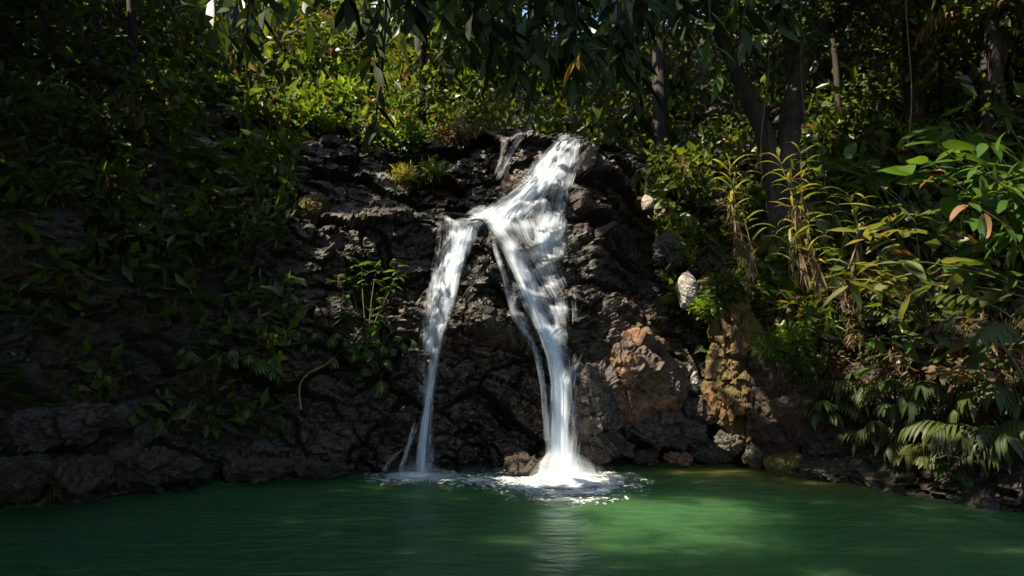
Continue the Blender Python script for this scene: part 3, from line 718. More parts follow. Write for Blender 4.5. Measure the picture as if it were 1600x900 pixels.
def blade(name, L, W, mat, shape='lance', droop=0.25, fold=0.18, n=5):
    """one large leaf along +X, its upper side +Z"""
    s = np.linspace(0, 1, n+1)
    w = {'lance': np.sin(np.pi*np.clip(s, .02, .985)**0.8)**.9, 'ovate': np.sin(np.pi*np.clip(s, .03, .985)**0.6)**.75,
         'strap': np.minimum(1, s*6+.25)*np.minimum(1, (1-s)*2.2+.03), 'paddle': np.sin(np.pi*np.clip(s,.05,.97)**1.25)**.6}[shape]*W/2
    ang = -droop*s**1.3*2; x = np.r_[0, np.cumsum(np.cos(ang[:-1]))]*L/n; z = np.r_[0, np.cumsum(np.sin(ang[:-1]))]*L/n
    V, wav = [], np.sin(s*9)*W*.04
    for k in range(n+1):
        V += [(x[k], -w[k], z[k]+fold*w[k]+wav[k]), (x[k], 0, z[k]), (x[k], w[k], z[k]+fold*w[k]-wav[k])]
    i = np.arange(n)[:,None]*3
    Fq = np.concatenate([i+np.array([[0,3,4,1]]), i+np.array([[1,4,5,2]])])
    return mesh_np(name, V, Fq, mat)
def frame(d, roll=0.0, up=Vector((0,0,1))):
    """rotation whose X axis runs along d and whose Z axis looks as far up as it can"""
    x = Vector(d).normalized(); y = up.cross(x)
    if y.length < 1e-3: y = Vector((0,1,0)).cross(x)
    y.normalize(); z = x.cross(y)
    m = Matrix((x, y, z)).transposed()
    return m @ Matrix.Rotation(roll, 3, 'X')
def put_leaf(parent, me, base, d, roll=0.0, sc=1.0, name='leaf'):
    o = link(name, me, parent)
    o.matrix_local = Matrix.LocRotScale(Vector(base), frame(d, roll).to_quaternion(), Vector((sc,sc,sc)))
    return o

# ------------------------------------------------------------------ trees: trunk with limbs, crown of leaf clumps
def limbs(h, lean, r0, rg, nl=6, spread=2.2, fork=None):
    parts = []
    s = np.linspace(0, 1, 12); path = np.stack([lean[0]*s**1.4+.12*np.sin(s*7+rg.random()*6)*s, lean[1]*s**1.4+.1*np.sin(s*6+rg.random()*6)*s, h*s], 1)
    rad = r0*(1-.7*s)+r0*.5*np.exp(-s*22); parts.append(tube(path, rad, 9)); tips = [path[-1]]
    for k in range(nl):
        f = rg.uniform(.45, .95); b = path[int(f*11)]; a = 2*math.pi*k/nl+rg.uniform(-.4,.4); ln = spread*rg.uniform(.6,1.1)
        q = np.linspace(0, 1, 6)
        lp = np.stack([b[0]+math.cos(a)*ln*q, b[1]+math.sin(a)*ln*q, b[2]+ln*.55*q**1.3+.08*np.sin(q*8)], 1)
        parts.append(tube(lp, r0*.38*(1-.8*q)+.008, 6)); tips += [lp[-1], lp[3]]
    return join(parts), np.array(tips)
def crown_pts(rg, tips, n, r, clumps=3):
    C = np.vstack([tips + rg.normal(size=tips.shape)*r*.35 for _ in range(clumps)])
    w = rg.uniform(.4, 1.0, len(C)); pick = rg.choice(len(C), n, p=w/w.sum())
    o = unit(rg.normal(size=(n,3)))*(rg.random(n)**.45)[:,None]*r*(.35+.5*w[pick])[:,None]*np.array((1,1,.7))
    P = C[pick]+o; Dr = unit(o)+rg.normal(size=(n,3))*.6+np.array((0,0,-.45))
    return P, Dr, np.clip(.5*w[pick]+.5*rg.random(n), 0, 1)
def tree_proto(seed, h, spread, n, lsz, mat, bark, r0=.16, lean=(0,0), r=1.2):
    rg = np.random.default_rng(seed)
    (V, Fq, _), tips = limbs(h, lean, r0, rg, 7, spread)
    tm = mesh_np('trunk', V, Fq, bark)
    P, Dr, t = crown_pts(rg, tips, n, r)
    L = lsz*rg.uniform(.6, 1.25, n); W = L*rg.uniform(.32, .5, n)
    V, Fq, t = leaf_cloud(P, Dr, L, W, rg, t)
    return tm, mesh_np('crown', V, Fq, mat, tint=t)
def tree(proto, loc, rz, sc, label, group=None, name='tree'):
    o = empty(name, loc, label, 'tree', group, rz); o.scale = (sc, sc, sc)
    link('trunk', proto[0], o)
    me = proto[1]; n = len(me.vertices); V = np.empty(n*3, np.float32); me.vertices.foreach_get('co', V); V = V.reshape(-1,7,3)
    c, q = math.cos(rz), math.sin(rz); C = V[:,0]*sc; W = np.stack([C[:,0]*c-C[:,1]*q, C[:,0]*q+C[:,1]*c, C[:,2]], 1)+np.array(loc)
    keep = RNG.random(len(W)) < shade_keep(W)
    if keep.mean() < .985:                                           # leaves removed along the sun rays to the lit spots
        t = np.empty(n, np.float32); me.attributes['tint'].data.foreach_get('value', t); m = int(keep.sum())
        i = (np.arange(m)*7)[:,None,None]; Fq = (i + np.array([[0,1,5,3],[0,3,6,2],[3,5,4,6]])[None]).reshape(-1,4)
        me = mesh_np('crown', V[keep].reshape(-1,3), Fq, me.materials[0], tint=t.reshape(-1,7)[keep].ravel())
    link('crown', me, o); return o
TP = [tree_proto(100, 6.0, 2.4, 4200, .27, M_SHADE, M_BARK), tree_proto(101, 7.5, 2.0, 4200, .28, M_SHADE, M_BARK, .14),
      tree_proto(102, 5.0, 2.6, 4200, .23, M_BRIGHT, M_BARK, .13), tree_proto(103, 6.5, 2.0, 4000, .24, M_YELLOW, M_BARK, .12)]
# the forest behind: (pixel of the trunk foot, depth, prototype, scale)
def ground_at(px, depth):
    """the bank's surface under a point seen at column px, depth metres away"""
    x = (px-800)/F*depth
    h = BVH.ray_cast(Vector((x, depth, 40)), Vector((0,0,-1)))
    return h[0] if h[0] is not None else Vector((x, depth, 8))
FOREST = [(-160,23,0,1.1),(60,21,1,1.0),(150,25,0,1.2),(240,22,1,1.0),(330,27,3,1.1),(400,27,0,1.0),(700,31,0,1.1),(770,31,0,1.0),
          (880,30,0,1.0),(960,30,1,1.1),(1090,27,2,1.0),(1180,24,0,1.0),(1300,20,1,.9),(1330,26,0,1.1),(1420,22,1,1.0),(1500,27,0,1.2),(1600,22,0,1.1),(1720,20,1,1.1),
          (560,33,0,1.3),(810,33,0,1.5),(720,34,1,1.5),(900,37,0,1.5),(860,29,0,1.4),(790,29,1,1.4),(560,29,0,1.2),(830,35,1,1.3),(1220,33,0,1.3),(100,33,1,1.4),(300,36,0,1.3),(1450,34,1,1.3),(0,28,0,1.2),(1010,36,0,1.3),(700,38,1,1.4)]
for k, (px, dep, pr, sc) in enumerate(FOREST):
    g = ground_at(px, dep); lab = {3: 'yellow leaved tree on the slope at the upper left of the forest', 2: 'lighter green tree above the right of the waterfall lip'}.get(pr, 'dark leafy forest tree on the slope behind the falls')
    tree(TP[pr], g - Vector((0,0,.2)), k*1.7, sc, lab, 'forest trees on the slope behind the falls' if pr < 2 else None)
tree(TP[3], ground_at(545, 26.5), .4, 1.0, 'tall yellow green sunlit tree beside the gap of bright sky')
tree(TP[2], ground_at(590, 26.0), 1.9, 1.1, 'feathery green sunlit tree right of the gap of bright sky')
tree(TP[2], ground_at(1270, 23.0), 2.2, 1.1, 'sunlit green tree crown behind the leaning forked trunk')

# the forked tree on the right
def path_tree():
    b = at(1210, 262, 14.6); o = empty('forked_tree', b, 'large forked tree with mottled pale bark above the right bank', 'tree')
    def pts(L): return np.array([np.array(at(*q)) - np.array(b) for q in L])
    A = catmull3(pts([(1222,420,14.5),(1216,330,14.6),(1208,262,14.6),(1196,215,14.6),(1182,180,14.5),(1166,150,14.4),(1150,110,14.2),(1120,40,14),(1090,-60,13.8)]), 5)
    B = catmull3(pts([(1228,420,14.6),(1230,330,14.7),(1228,262,14.7),(1234,200,14.8),(1243,140,14.9),(1258,90,15),(1290,45,15),(1330,0,15),(1370,-70,15)]), 5)
    Cc = catmull3(pts([(1243,140,14.9),(1238,90,15.1),(1226,30,15.3),(1222,-60,15.5)]), 5)
    link('trunk', mesh_np('trunk', *tube(A, np.linspace(.26,.12,len(A)), 10), M_PBARK), o)
    link('trunk', mesh_np('trunk', *tube(B, np.linspace(.30,.15,len(B)), 10), M_PBARK), o)
    link('limb', mesh_np('limb', *tube(Cc, np.linspace(.2,.09,len(Cc)), 9), M_BARK), o)
    rg = np.random.default_rng(9); tips = np.vstack([A[-1:], B[-1:], Cc[-1:], A[-6:-5], B[-6:-5], pts([(1300,-60,14.5),(1180,-40,14.5),(1420,-40,15.5),(1040,-50,13.5)])])
    P, Dr, t = crown_pts(rg, tips, 6500, 1.9); k = rg.random(len(P)) < shade_keep(P+np.array(b)); P, Dr, t = P[k], Dr[k], t[k]
    L = .2*rg.uniform(.6,1.3,len(P)); V, Fq, t = leaf_cloud(P, Dr, L, L*.42, rg, t)
    link('crown', mesh_np('crown', V, Fq, M_SHADE, tint=t), o)
def catmull3(P, n):
    Q = np.vstack([2*P[0]-P[1], P, 2*P[-1]-P[-2]]); out = []
    for i in range(1, len(Q)-2):
        t = np.linspace(0,1,n,endpoint=False)[:,None]; a,b,c,d = Q[i-1],Q[i],Q[i+1],Q[i+2]
        out.append(.5*((2*b)+(-a+c)*t+(2*a-5*b+4*c-d)*t**2+(-a+3*b-3*c+d)*t**3))
    return np.vstack(out+[Q[-2][None]])
path_tree()
def bare_trunk(foot, top, depth, r, mat, label, dtop=None, bend=.1):
    a = at(*foot, depth); b_ = np.array(at(*top, dtop or depth)) - np.array(a)
    s = np.linspace(0,1,9)[:,None]; P = b_*s + np.array((bend,0,0))*np.sin(s*math.pi)
    o = empty('tree', a, label, 'tree')
    link('trunk', mesh_np('trunk', *tube(P, np.linspace(r, r*.7, 9), 9), mat), o)
    rg = np.random.default_rng(int(foot[0])); tips = np.array([P[-1]+rg.normal(size=3)*.8 for _ in range(5)])
    Pp, Dr, t = crown_pts(rg, tips, 1500, 1.3); k = rg.random(1500) < shade_keep(Pp+np.array(a)[None]); Pp, Dr, t = Pp[k], Dr[k], t[k]
    L = .24*rg.uniform(.6,1.3,len(Pp)); V, Fq, t = leaf_cloud(Pp, Dr, L, L*.4, rg, t)
    link('crown', mesh_np('crown', V, Fq, M_SHADE, tint=t), o)
bare_trunk((1476,215),(1462,-40), 15, .13, M_BARK, 'slim dark trunk standing alone at the upper right')
bare_trunk((1545,215),(1535,-60), 13.5, .22, M_BARK, 'thick dark trunk under the brown dead palm fronds')
bare_trunk((1310,260),(1280,-60), 18, .10, M_BARK, 'thin straight trunk right of the forked tree', bend=.2)
bare_trunk((1350,250),(1372,-60), 19, .09, M_BARK, 'thin leaning trunk between the forked tree and the slim dark trunk')
bare_trunk((205,260),(200,-60), 17, .14, M_BARK, 'dark trunk in the deep shade of the upper left')

# ------------------------------------------------------------------ shading canopy: unseen crowns added for shade, gaps cut along sun rays
CANOPY = [(-10.5,4.5,'unseen tall tree left of the view shading the near pool'),(-9.5,11,'unseen tall tree shading the left bank'),(-12.5,17,'tall dark tree high in the left forest'),
          (-8.8,20.5,'tall dark tree above the left rock ledge'),(-17,9,'unseen tall tree far to the left in the shading canopy'),(-3.2,22,'tall dark tree behind the sunlit bushes left of the falls'),(9.5,15.5,'tall dark tree behind the right bank plants'),(4.5,20,'tall dark tree on the slope right of the falls')]
CT = np.array([c[:2] for c in CANOPY])
rg = np.random.default_rng(77)
NCAN = 80000
Pc = np.stack([rg.uniform(-27, 13, NCAN), rg.uniform(-7.0, 27, NCAN), rg.uniform(9.5, 15.5, NCAN)], 1)
Pc[:,2] += np.clip(Pc[:,1]-12, 0, 20)*.42 + np.clip(np.abs(Pc[:,0])-7, 0, 20)*.12
front = (Pc[:,2] - 1.8)/np.maximum(Pc[:,1], .1)
ok = (front > .66) | (Pc[:,0]/np.maximum(Pc[:,1],.1) < -.8)
den = .80 + .7*fbm(Pc*.28, 2, 3)
ok &= rg.random(NCAN) < np.clip(den, .35, 1)
ok &= rg.random(NCAN) < shade_keep(Pc)
ok &= ~((Pc[:,0] > 5) & (Pc[:,1] < 6)) & ~((Pc[:,1] < 0) & (Pc[:,0] > 2))                           # the river is open towards the right and behind
Pc = Pc[ok]
m = 15000                                                         # unseen leaf mass added left and behind to block side light
Ps = np.stack([rg.uniform(-17, -1.5, m), rg.uniform(-9, 10, m), rg.uniform(2.0, 11, m)], 1)
Ps = Ps[((Ps[:,0] < -.88*Ps[:,1]-1.5) & (Ps[:,0] < -7.8)) | ((Ps[:,1] < -1.5) & (Ps[:,0] < -2.5))]
Pc = np.vstack([Pc, Ps[rg.random(len(Ps)) < shade_keep(Ps)]])
near = np.argmin(((Pc[:,None,:2]-CT[None])**2).sum(2), 1)
for k, (x, y, lab) in enumerate(CANOPY):
    h = BVH.ray_cast(Vector((x, y, 60)), Vector((0,0,-1))); base = h[0] if h[0] else Vector((x, y, 2.0))
    if base.z > 14: base.z = 9
    o = empty('shade_canopy_tree', base - Vector((0,0,.3)), lab, 'tree')
    Q = Pc[near == k] - np.array(o.location)
    parts = []
    ctr = Q.mean(0) if len(Q) else np.array((0,0,8.0))
    s = np.linspace(0,1,10)[:,None]; path = np.array((0,0,0))*(1-s)+np.array((ctr[0]*.3, ctr[1]*.3, max(ctr[2],4)))*s
    parts.append(tube(path, np.linspace(.27,.12,10), 9))
    for j in range(min(9, len(Q))):
        e = Q[rg.integers(len(Q))]; b0 = path[rg.integers(5, 9)]; q = np.linspace(0,1,7)[:,None]
        if shade_keep(b0*(1-q)+e*q+np.array(o.location), .1).min() < .7: continue
        parts.append(tube(b0*(1-q)+e*q+np.array((0,0,.5))*np.sin(q*3.1), np.linspace(.09,.015,7), 5))
    V, Fq, _ = join(parts); link('trunk', mesh_np('trunk', V, Fq, M_BARK), o)
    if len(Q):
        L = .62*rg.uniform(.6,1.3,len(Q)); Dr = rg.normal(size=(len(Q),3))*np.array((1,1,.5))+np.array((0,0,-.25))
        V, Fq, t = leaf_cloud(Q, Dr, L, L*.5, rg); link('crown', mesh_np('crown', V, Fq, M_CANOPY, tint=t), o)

# ------------------------------------------------------------------ undergrowth that nobody could count
def undergrowth():
    rg = np.random.default_rng(21); n = 420000
    t = rg.uniform(0, seg[-1], n); z = rg.uniform(.7, 19, n)
    dn = np.ones(n)
    sx = np.interp(t, seg, cur[:,0])
    fallzone = (sx > -3.9) & (sx < 3.4)
    dn *= np.where(fallzone & (z < 7.9), 0, 1)
    dn *= np.where(fallzone & (z < 12), .5, 1)
    left = sx <= -3.9; dn *= np.where(left, sstep(2.4, 5.4, z)*.78+.22, 1)
    dn *= np.where(sx >= 3.4, sstep(1.6, 4.2, z), 1)
    k = rg.random(n) < dn; t, z = t[k], z[k]
    A = bank_points(t, z); B = bank_base(t, z)
    cl = fbm(A*.75, 3, 41); k = rg.random(len(A)) < sstep(-.42, .12, cl)
    A, t, z, cl = A[k], t[k], z[k], cl[k]; nx, ny = B[2][k], B[3][k]
    hgt = rg.random(len(A))**1.6*np.clip(.35+.9*cl+.05*z, .15, 1.5)*(1+.16*np.clip(z-8, 0, 8))
    P = A + np.stack([-nx*hgt*.7, -ny*hgt*.7, hgt*.75], 1)
    P = P[:]; kk = rg.random(len(P)) < shade_keep(P, -.15)*.75+.25
    P, nx, ny, cl = P[kk], nx[kk], ny[kk], cl[kk]
    Dr = np.stack([-nx*.7, -ny*.7, np.full(len(P), .15)], 1)+rg.normal(size=P.shape)*.75
    dist = np.linalg.norm(P-np.array(CAM), axis=1)
    L = np.clip(.13+.006*dist, .13, .36)*rg.uniform(.4,1.9,len(P))**1.1; W = L*rg.uniform(.2,.6,len(P))
    tint = np.clip(.5+.5*cl+rg.normal(size=len(P))*.3, 0, 1)
    V, Fq, tt = leaf_cloud(P, Dr, L, W, rg, tint, quad=True)
    o = link('undergrowth', mesh_np('undergrowth', V, Fq, M_SHADE, smooth=False, tint=tt))
    tag(o, 'dark tangled undergrowth covering the slopes round the pool', 'undergrowth', kind='stuff')
undergrowth()
def litter():
    rg = np.random.default_rng(5); n = 26000
    t = rg.uniform(t_of((4.6,13.9)), t_of((6.7,9.5)), n); z = rg.uniform(1.6, 6.5, n)
    A = bank_points(t, z); B = bank_base(t, z); cl = fbm(A*1.1, 3, 61)
    k = rg.random(n) < sstep(-.05,.4,cl); A, nx, ny, cl = A[k], B[2][k], B[3][k], cl[k]
    h = rg.random(len(A))*.3; P = A+np.stack([-nx*h, -ny*h, h*.4], 1)
    Dr = rg.normal(size=P.shape)*.55+np.array((0,0,-.8))+np.stack([-nx*.5,-ny*.5,nx*0],1)
    L = rg.uniform(.08,.32,len(P)); V, Fq, tt = leaf_cloud(P, Dr, L, L*rg.uniform(.08,.2,len(P)), rg, quad=True)
    o = link('dry_grass', mesh_np('dry_grass', V, Fq, M_DRY, smooth=False, tint=tt)); tag(o, 'brown dry grass and roots hanging down the right bank', 'dry grass', kind='stuff')
litter()

# ------------------------------------------------------------------ shrubs one can tell apart
def shrub_proto(seed, n, lsz, mat, ratio=.42, squash=.8, nst=9):
    rg = np.random.default_rng(seed); st, P, Dr, T = [], [], [], []
    for k in range(nst):
        a = rg.uniform(0, 6.28); e = rg.uniform(.25, 1.35); ln = rg.uniform(.65, 1.1); q = np.linspace(0,1,6)
        dx, dz = math.cos(e)*ln, math.sin(e)*ln*squash
        p = np.stack([math.cos(a)*dx*q, math.sin(a)*dx*q, dz*q - .15*q**2], 1); st.append(tube(p, np.linspace(.022,.006,6), 5))
        m = n//nst; f = rg.uniform(.25, 1, m); b = np.stack([np.interp(f, q, p[:,c]) for c in range(3)], 1)
        o = rg.normal(size=(m,3))*.13; P.append(b+o); Dr.append(unit(o)*.8+(p[-1]-p[0])*.5+rg.normal(size=(m,3))*.35+np.array((0,0,-.25))); T.append(np.clip(f*.6+rg.normal(size=m)*.25+.1,0,1))
    P, Dr, T = np.vstack(P), np.vstack(Dr), np.concatenate(T); L = lsz*rg.uniform(.55,1.3,len(P))
    V, Fq, t = leaf_cloud(P, Dr, L, L*ratio, rg, T)
    Vs, Fs, _ = join(st)
    return mesh_np('stems', Vs, Fs, M_STEM), mesh_np('foliage', V, Fq, mat, tint=t)
SP = {'bright': [shrub_proto(s, 1300, .17, M_BRIGHT, .5) for s in (1,2)], 'yellow': [shrub_proto(3, 1000, .16, M_YELLOW, .45)],
      'dark': [shrub_proto(4, 1100, .16, M_SHADE, .45), shrub_proto(5, 900, .2, M_SHADE, .35)], 'dry': [shrub_proto(6, 900, .2, M_DRY, .25)],
      'grass': [shrub_proto(7, 700, .34, M_BRIGHT, .10)], 'ygrass': [shrub_proto(8, 700, .34, M_YELLOW, .12)]}
def shrub(px, py, rpx, kind, label, var=0, name='shrub', cat='bush', lift=0.0, group=None):
    p, nrm = scene_hit(px, py); s = rpx*p.y/F*1.15
    pr = SP[kind][var % len(SP[kind])]
    o = empty(name, p - nrm*.05 + Vector((0,0,lift)), label, cat, group, rz=px*.37); o.scale = (s,s,s)
    link('stems', pr[0], o); link('foliage', pr[1], o); return o
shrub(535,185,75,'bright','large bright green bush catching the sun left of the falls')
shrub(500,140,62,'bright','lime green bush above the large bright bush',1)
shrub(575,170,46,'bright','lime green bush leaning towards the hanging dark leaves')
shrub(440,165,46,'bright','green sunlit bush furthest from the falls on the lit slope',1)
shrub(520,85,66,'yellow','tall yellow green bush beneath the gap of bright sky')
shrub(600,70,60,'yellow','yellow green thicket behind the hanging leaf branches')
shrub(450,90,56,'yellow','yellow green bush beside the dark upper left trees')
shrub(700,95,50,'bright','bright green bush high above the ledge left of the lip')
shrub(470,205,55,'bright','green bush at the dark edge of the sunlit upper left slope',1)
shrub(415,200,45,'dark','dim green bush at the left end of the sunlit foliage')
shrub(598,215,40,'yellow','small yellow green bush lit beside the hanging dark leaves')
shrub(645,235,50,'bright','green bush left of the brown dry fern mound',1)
shrub(708,225,46,'dry','mound of brown dry ferns on the ledge near the lip',name='dry_fern',cat='fern')
shrub(632,282,28,'ygrass','tuft of yellow green grass on the ledge above the left fall',name='grass_tuft',cat='grass tuft')
shrub(668,278,34,'grass','dark grass clump hanging beside the yellow green tuft',name='grass_tuft',cat='grass tuft')
shrub(655,130,60,'yellow','bright yellow green bush high on the slope behind the hanging leaves')
shrub(735,150,50,'bright','sunlit bush directly above the rocks left of the lip')
shrub(845,140,42,'bright','sunlit bush in the gap between dark trunks above the lip',1)
shrub(1040,235,52,'bright','bright green bush on the slope just right of the waterfall lip')
shrub(1075,275,46,'yellow','pale yellow green bush above the white outcrop')
shrub(985,205,38,'dark','dark bush at the right edge of the waterfall lip')
shrub(1105,350,40,'ygrass','yellow dry plants in the sun above the limestone knob',name='grass_tuft',cat='grass tuft')
shrub(1080,385,30,'dry','orange brown ferns on top of the grey rock',name='dry_fern',cat='fern')
shrub(1140,460,50,'dark','dark green creeper over the limestone knob',1)
shrub(1110,490,34,'bright','small glossy green plant between the knob and the mossy pillar',1)
shrub(1205,425,62,'ygrass','thick drape of yellow grass hanging left of the tallest reeds',name='grass_tuft',cat='grass tuft')
shrub(1265,490,60,'ygrass','tangle of yellow and brown grass at the foot of the tallest reeds',name='grass_tuft',cat='grass tuft')
shrub(1190,480,46,'dry','brown dry stalks hanging over the top of the mossy pillar',name='dry_fern',cat='fern')
shrub(1225,300,55,'dark','dark bush hiding the foot of the forked tree')
shrub(1180,320,48,'dark','dark bush between the shaded reed clump and the forked tree',1)
shrub(1240,590,46,'dark','dark bush clinging to the dark earth column')
shrub(1205,555,40,'grass','green grass spilling down the dark earth column',name='grass_tuft',cat='grass tuft')
shrub(1235,545,44,'bright','low green plant on the bank above the dark earth column')
shrub(1300,515,48,'grass','grassy green clump below the tall reeds',name='grass_tuft',cat='grass tuft')
shrub(1300,580,52,'dry','clump of brown dead fern hanging under the bank edge',name='dry_fern',cat='fern')
shrub(1370,520,46,'dark','dark bush left of the big grey leaf')
shrub(450,245,34,'ygrass','small pale star shaped plant in the dark left slope',name='grass_tuft',cat='grass tuft')
shrub(290,90,44,'yellow','yellow lit bush glowing in the dark upper left')
shrub(345,150,40,'bright','dim green bush below the yellow lit one in the upper left')
shrub(1450,165,34,'bright','sunlit clump of leaves beside the slim dark trunk')
shrub(1060,140,46,'dark','dark bush on the slope beneath the hanging green leaves')
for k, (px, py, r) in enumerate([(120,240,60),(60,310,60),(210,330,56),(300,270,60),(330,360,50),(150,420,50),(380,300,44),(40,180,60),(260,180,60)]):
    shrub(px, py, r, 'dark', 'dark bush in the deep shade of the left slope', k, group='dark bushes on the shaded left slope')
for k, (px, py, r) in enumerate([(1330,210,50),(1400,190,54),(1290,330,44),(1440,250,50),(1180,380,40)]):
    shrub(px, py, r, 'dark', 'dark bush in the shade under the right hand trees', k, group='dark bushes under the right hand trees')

# ------------------------------------------------------------------ reeds
B_REED = blade('leaf', .60, .040, M_REED, 'strap', droop=.95, n=6); B_REED2 = blade('leaf', .46, .042, M_REED, 'strap', droop=.75, n=6)
def reed(stalks, depth, label, dead=1.0, seed=0, lsc=1.0):
    rg = np.random.default_rng(seed); b = at(*stalks[0][0], depth)
    o = empty('reed', b, label, 'reed')
    DV = []
    for si, (foot, top, n) in enumerate(stalks):
        f = np.array(at(*foot, depth))-np.array(b); e = np.array(at(*top, depth-.1))-np.array(b); s = np.linspace(0,1,9)[:,None]
        P = f*(1-s)+e*s+np.array((rg.uniform(-.2,.2),0,0))*np.sin(s*3.1)
        link('stalk', mesh_np('stalk', *tube(P, np.linspace(.016,.006,9), 6), M_TAN), o)
        n = int(n*1.6)
        for k in range(n):
            q = .30+.70*(k+.5)/n; bp = np.array([np.interp(q, s[:,0], P[:,c]) for c in range(3)])
            a = k*2.4+rg.uniform(-.4,.4); d = (math.cos(a), math.sin(a)*.8-.15, rg.uniform(.1,1.2)+.4*q)
            put_leaf(o, B_REED if k % 3 else B_REED2, bp, d, rg.uniform(-.8,.8), lsc*rg.uniform(.5,1.2))
        m = int(36*dead); q = rg.uniform(.05,.7,m); bp = np.stack([np.interp(q, s[:,0], P[:,c]) for c in range(3)],1)+rg.normal(size=(m,3))*.03
        DV.append(leaf_cloud(bp, rg.normal(size=(m,3))*np.array((.2,.2,.2))+np.array((0,0,-1)), rg.uniform(.18,.42,m), rg.uniform(.015,.04,m), rg))
    V, Fq, t = join(DV); tag(link('dead_leaves', mesh_np('dead_leaves', V, Fq, M_DRY, tint=t), o), kind='stuff')
reed([((1290,455),(1213,236),16),((1262,440),(1236,262),10),((1284,450),(1252,240),14)], 11.6, 'tallest sunlit reed clump with arching leaves and brown dead skirts', seed=1, dead=1.5)
reed([((1172,410),(1140,245),14),((1160,400),(1152,258),12)], 12.3, 'shaded reed clump with brown dead leaves left of the tallest reeds', seed=2, dead=1.8)
reed([((1262,430),(1240,372),9),((1275,440),(1258,385),8)], 11.2, 'short yellow reed shoots in front of the tallest reed clump', seed=3, dead=.3)
reed([((1325,420),(1322,300),12)], 10.8, 'single reed with a tufted top beside the broad leaves', seed=4, dead=.9)
reed([((1165,455),(1160,335),8)], 12.0, 'small reed standing in dry grass above the knob', seed=5, dead=1.0)

# ------------------------------------------------------------------ broad leaved plants of the right bank
BL = [blade('leaf', .42, .17, M_BROAD, 'ovate', .30), blade('leaf', .36, .11, M_BROAD, 'lance', .30), blade('leaf', .30, .20, M_BROAD, 'ovate', .2)]
PL = [blade('leaf', .44, .13, M_PALE_LEAF, 'lance', .2), blade('leaf', .34, .16, M_PALE_LEAF, 'ovate', .2)]
BRL = blade('leaf', .30, .12, M_BROWN, 'ovate', .45)
def broad(px, py, depth, leaves, label, seed, meshes, spread=.35, down=.25, sc=1.0, root=None, cat='plant', name='broadleaf_plant', brown=0):
    """a leaning plant: stem from the bank, leaves along it; px,py the middle of its foliage"""
    rg = np.random.default_rng(seed); c = Vector(at(px, py, depth)); g = Vector(root) if root else ground_near(c)
    o = empty(name, g, label, cat); rel = np.array(c-g); s = np.linspace(0,1,7)[:,None]
    ends = [rel+rg.normal(size=3)*np.array((spread,spread*.6,spread*.5)) for _ in range(3)]
    for e in ends:
        P = e*s+np.array((0,0,.25))*np.sin(s*2.6); link('stem', mesh_np('stem', *tube(P, np.linspace(.018,.007,7), 6), M_STEM), o)
    for k in range(int(leaves*1.6)):
        e = ends[k % 3]; q = rg.uniform(.55,1.02); b = e*q+np.array((0,0,.25))*math.sin(q*2.6)
        a = rg.uniform(0, 6.28); d = (math.cos(a)*.9-.25, math.sin(a)*.7-.35, rg.uniform(-.5,.45)-down)
        st = np.array(d)/np.linalg.norm(d)*rg.uniform(.04,.14)
        put_leaf(o, BRL if k < brown else meshes[k % len(meshes)], b+st, d, rg.uniform(-.5,.5), 1.3*sc*rg.uniform(.7,1.15))
    return o
def ground_near(c):
    h = BVH.find_nearest(c); return h[0] if h[0] is not None else c
broad(1580,205,8.0,22,'sunlit plant with long drooping yellow green leaves at the right edge',51,[BL[1],BL[0]],.26,.55,.95)
broad(1500,240,8.6,16,'broad leaved plant with arching green leaves beneath the drooping one',52,[BL[0],BL[1]],.30,.2,.95)
broad(1435,290,9.0,18,'plant with rounded heart shaped green leaves in the sun',53,[BL[2],BL[0]],.32,.1,.9,brown=2)
broad(1540,350,8.3,16,'green plant with a downward hanging bunch of narrow leaves',54,[BL[1]],.22,.75,.8,brown=3)
broad(1520,300,8.5,14,'dark green broad leaves between the heart shaped and drooping plants',55,[BL[0],BL[2]],.3,.15,1.0)
broad(1375,400,9.6,16,'plant with pale grey green leaves lying almost flat in the sun',56,[PL[0],PL[1]],.34,.05,.85,brown=2)
broad(1345,455,9.6,14,'pale long leaves reaching out below the flat grey green plant',57,[PL[0]],.30,.15,.85,brown=2)
broad(1450,420,9.0,14,'dull broad leaves with one big grey leaf in half shade',58,[BL[2],PL[1]],.34,.3,.9,brown=1)
broad(1590,300,7.6,14,'small leaved bright plant at the right edge under the drooping leaves',59,[BL[1]],.25,.3,.7)
broad(1300,255,12.0,10,'upright dark green leaf cluster behind the tallest reeds',60,[BL[0]],.2,-.3,1.0)
broad(1390,330,9.8,14,'narrow green leaves pointing left towards the reeds',61,[BL[1],PL[0]],.3,.1,.8)
broad(1250,530,11.8,12,'low plant with bright oval leaves over the dark earth column',62,[BL[1]],.24,.15,.6)
broad(1370,560,10.6,12,'dark leaved plant hanging over the bank above the palms',63,[BL[1],BL[2]],.3,.3,.8)
broad(1120,470,13.2,16,'dark glossy creeper hanging between the white knob and mossy pillar',64,[BL[2]],.22,.5,.5)
broad(1340,270,12.0,8,'blue green fan of leaves in shade right of the reeds',65,[BL[0]],.2,-.2,.9)
broad(1470,200,9.6,8,'large dark leaf cluster above the heart shaped plant',66,[BL[0]],.24,.1,1.05)
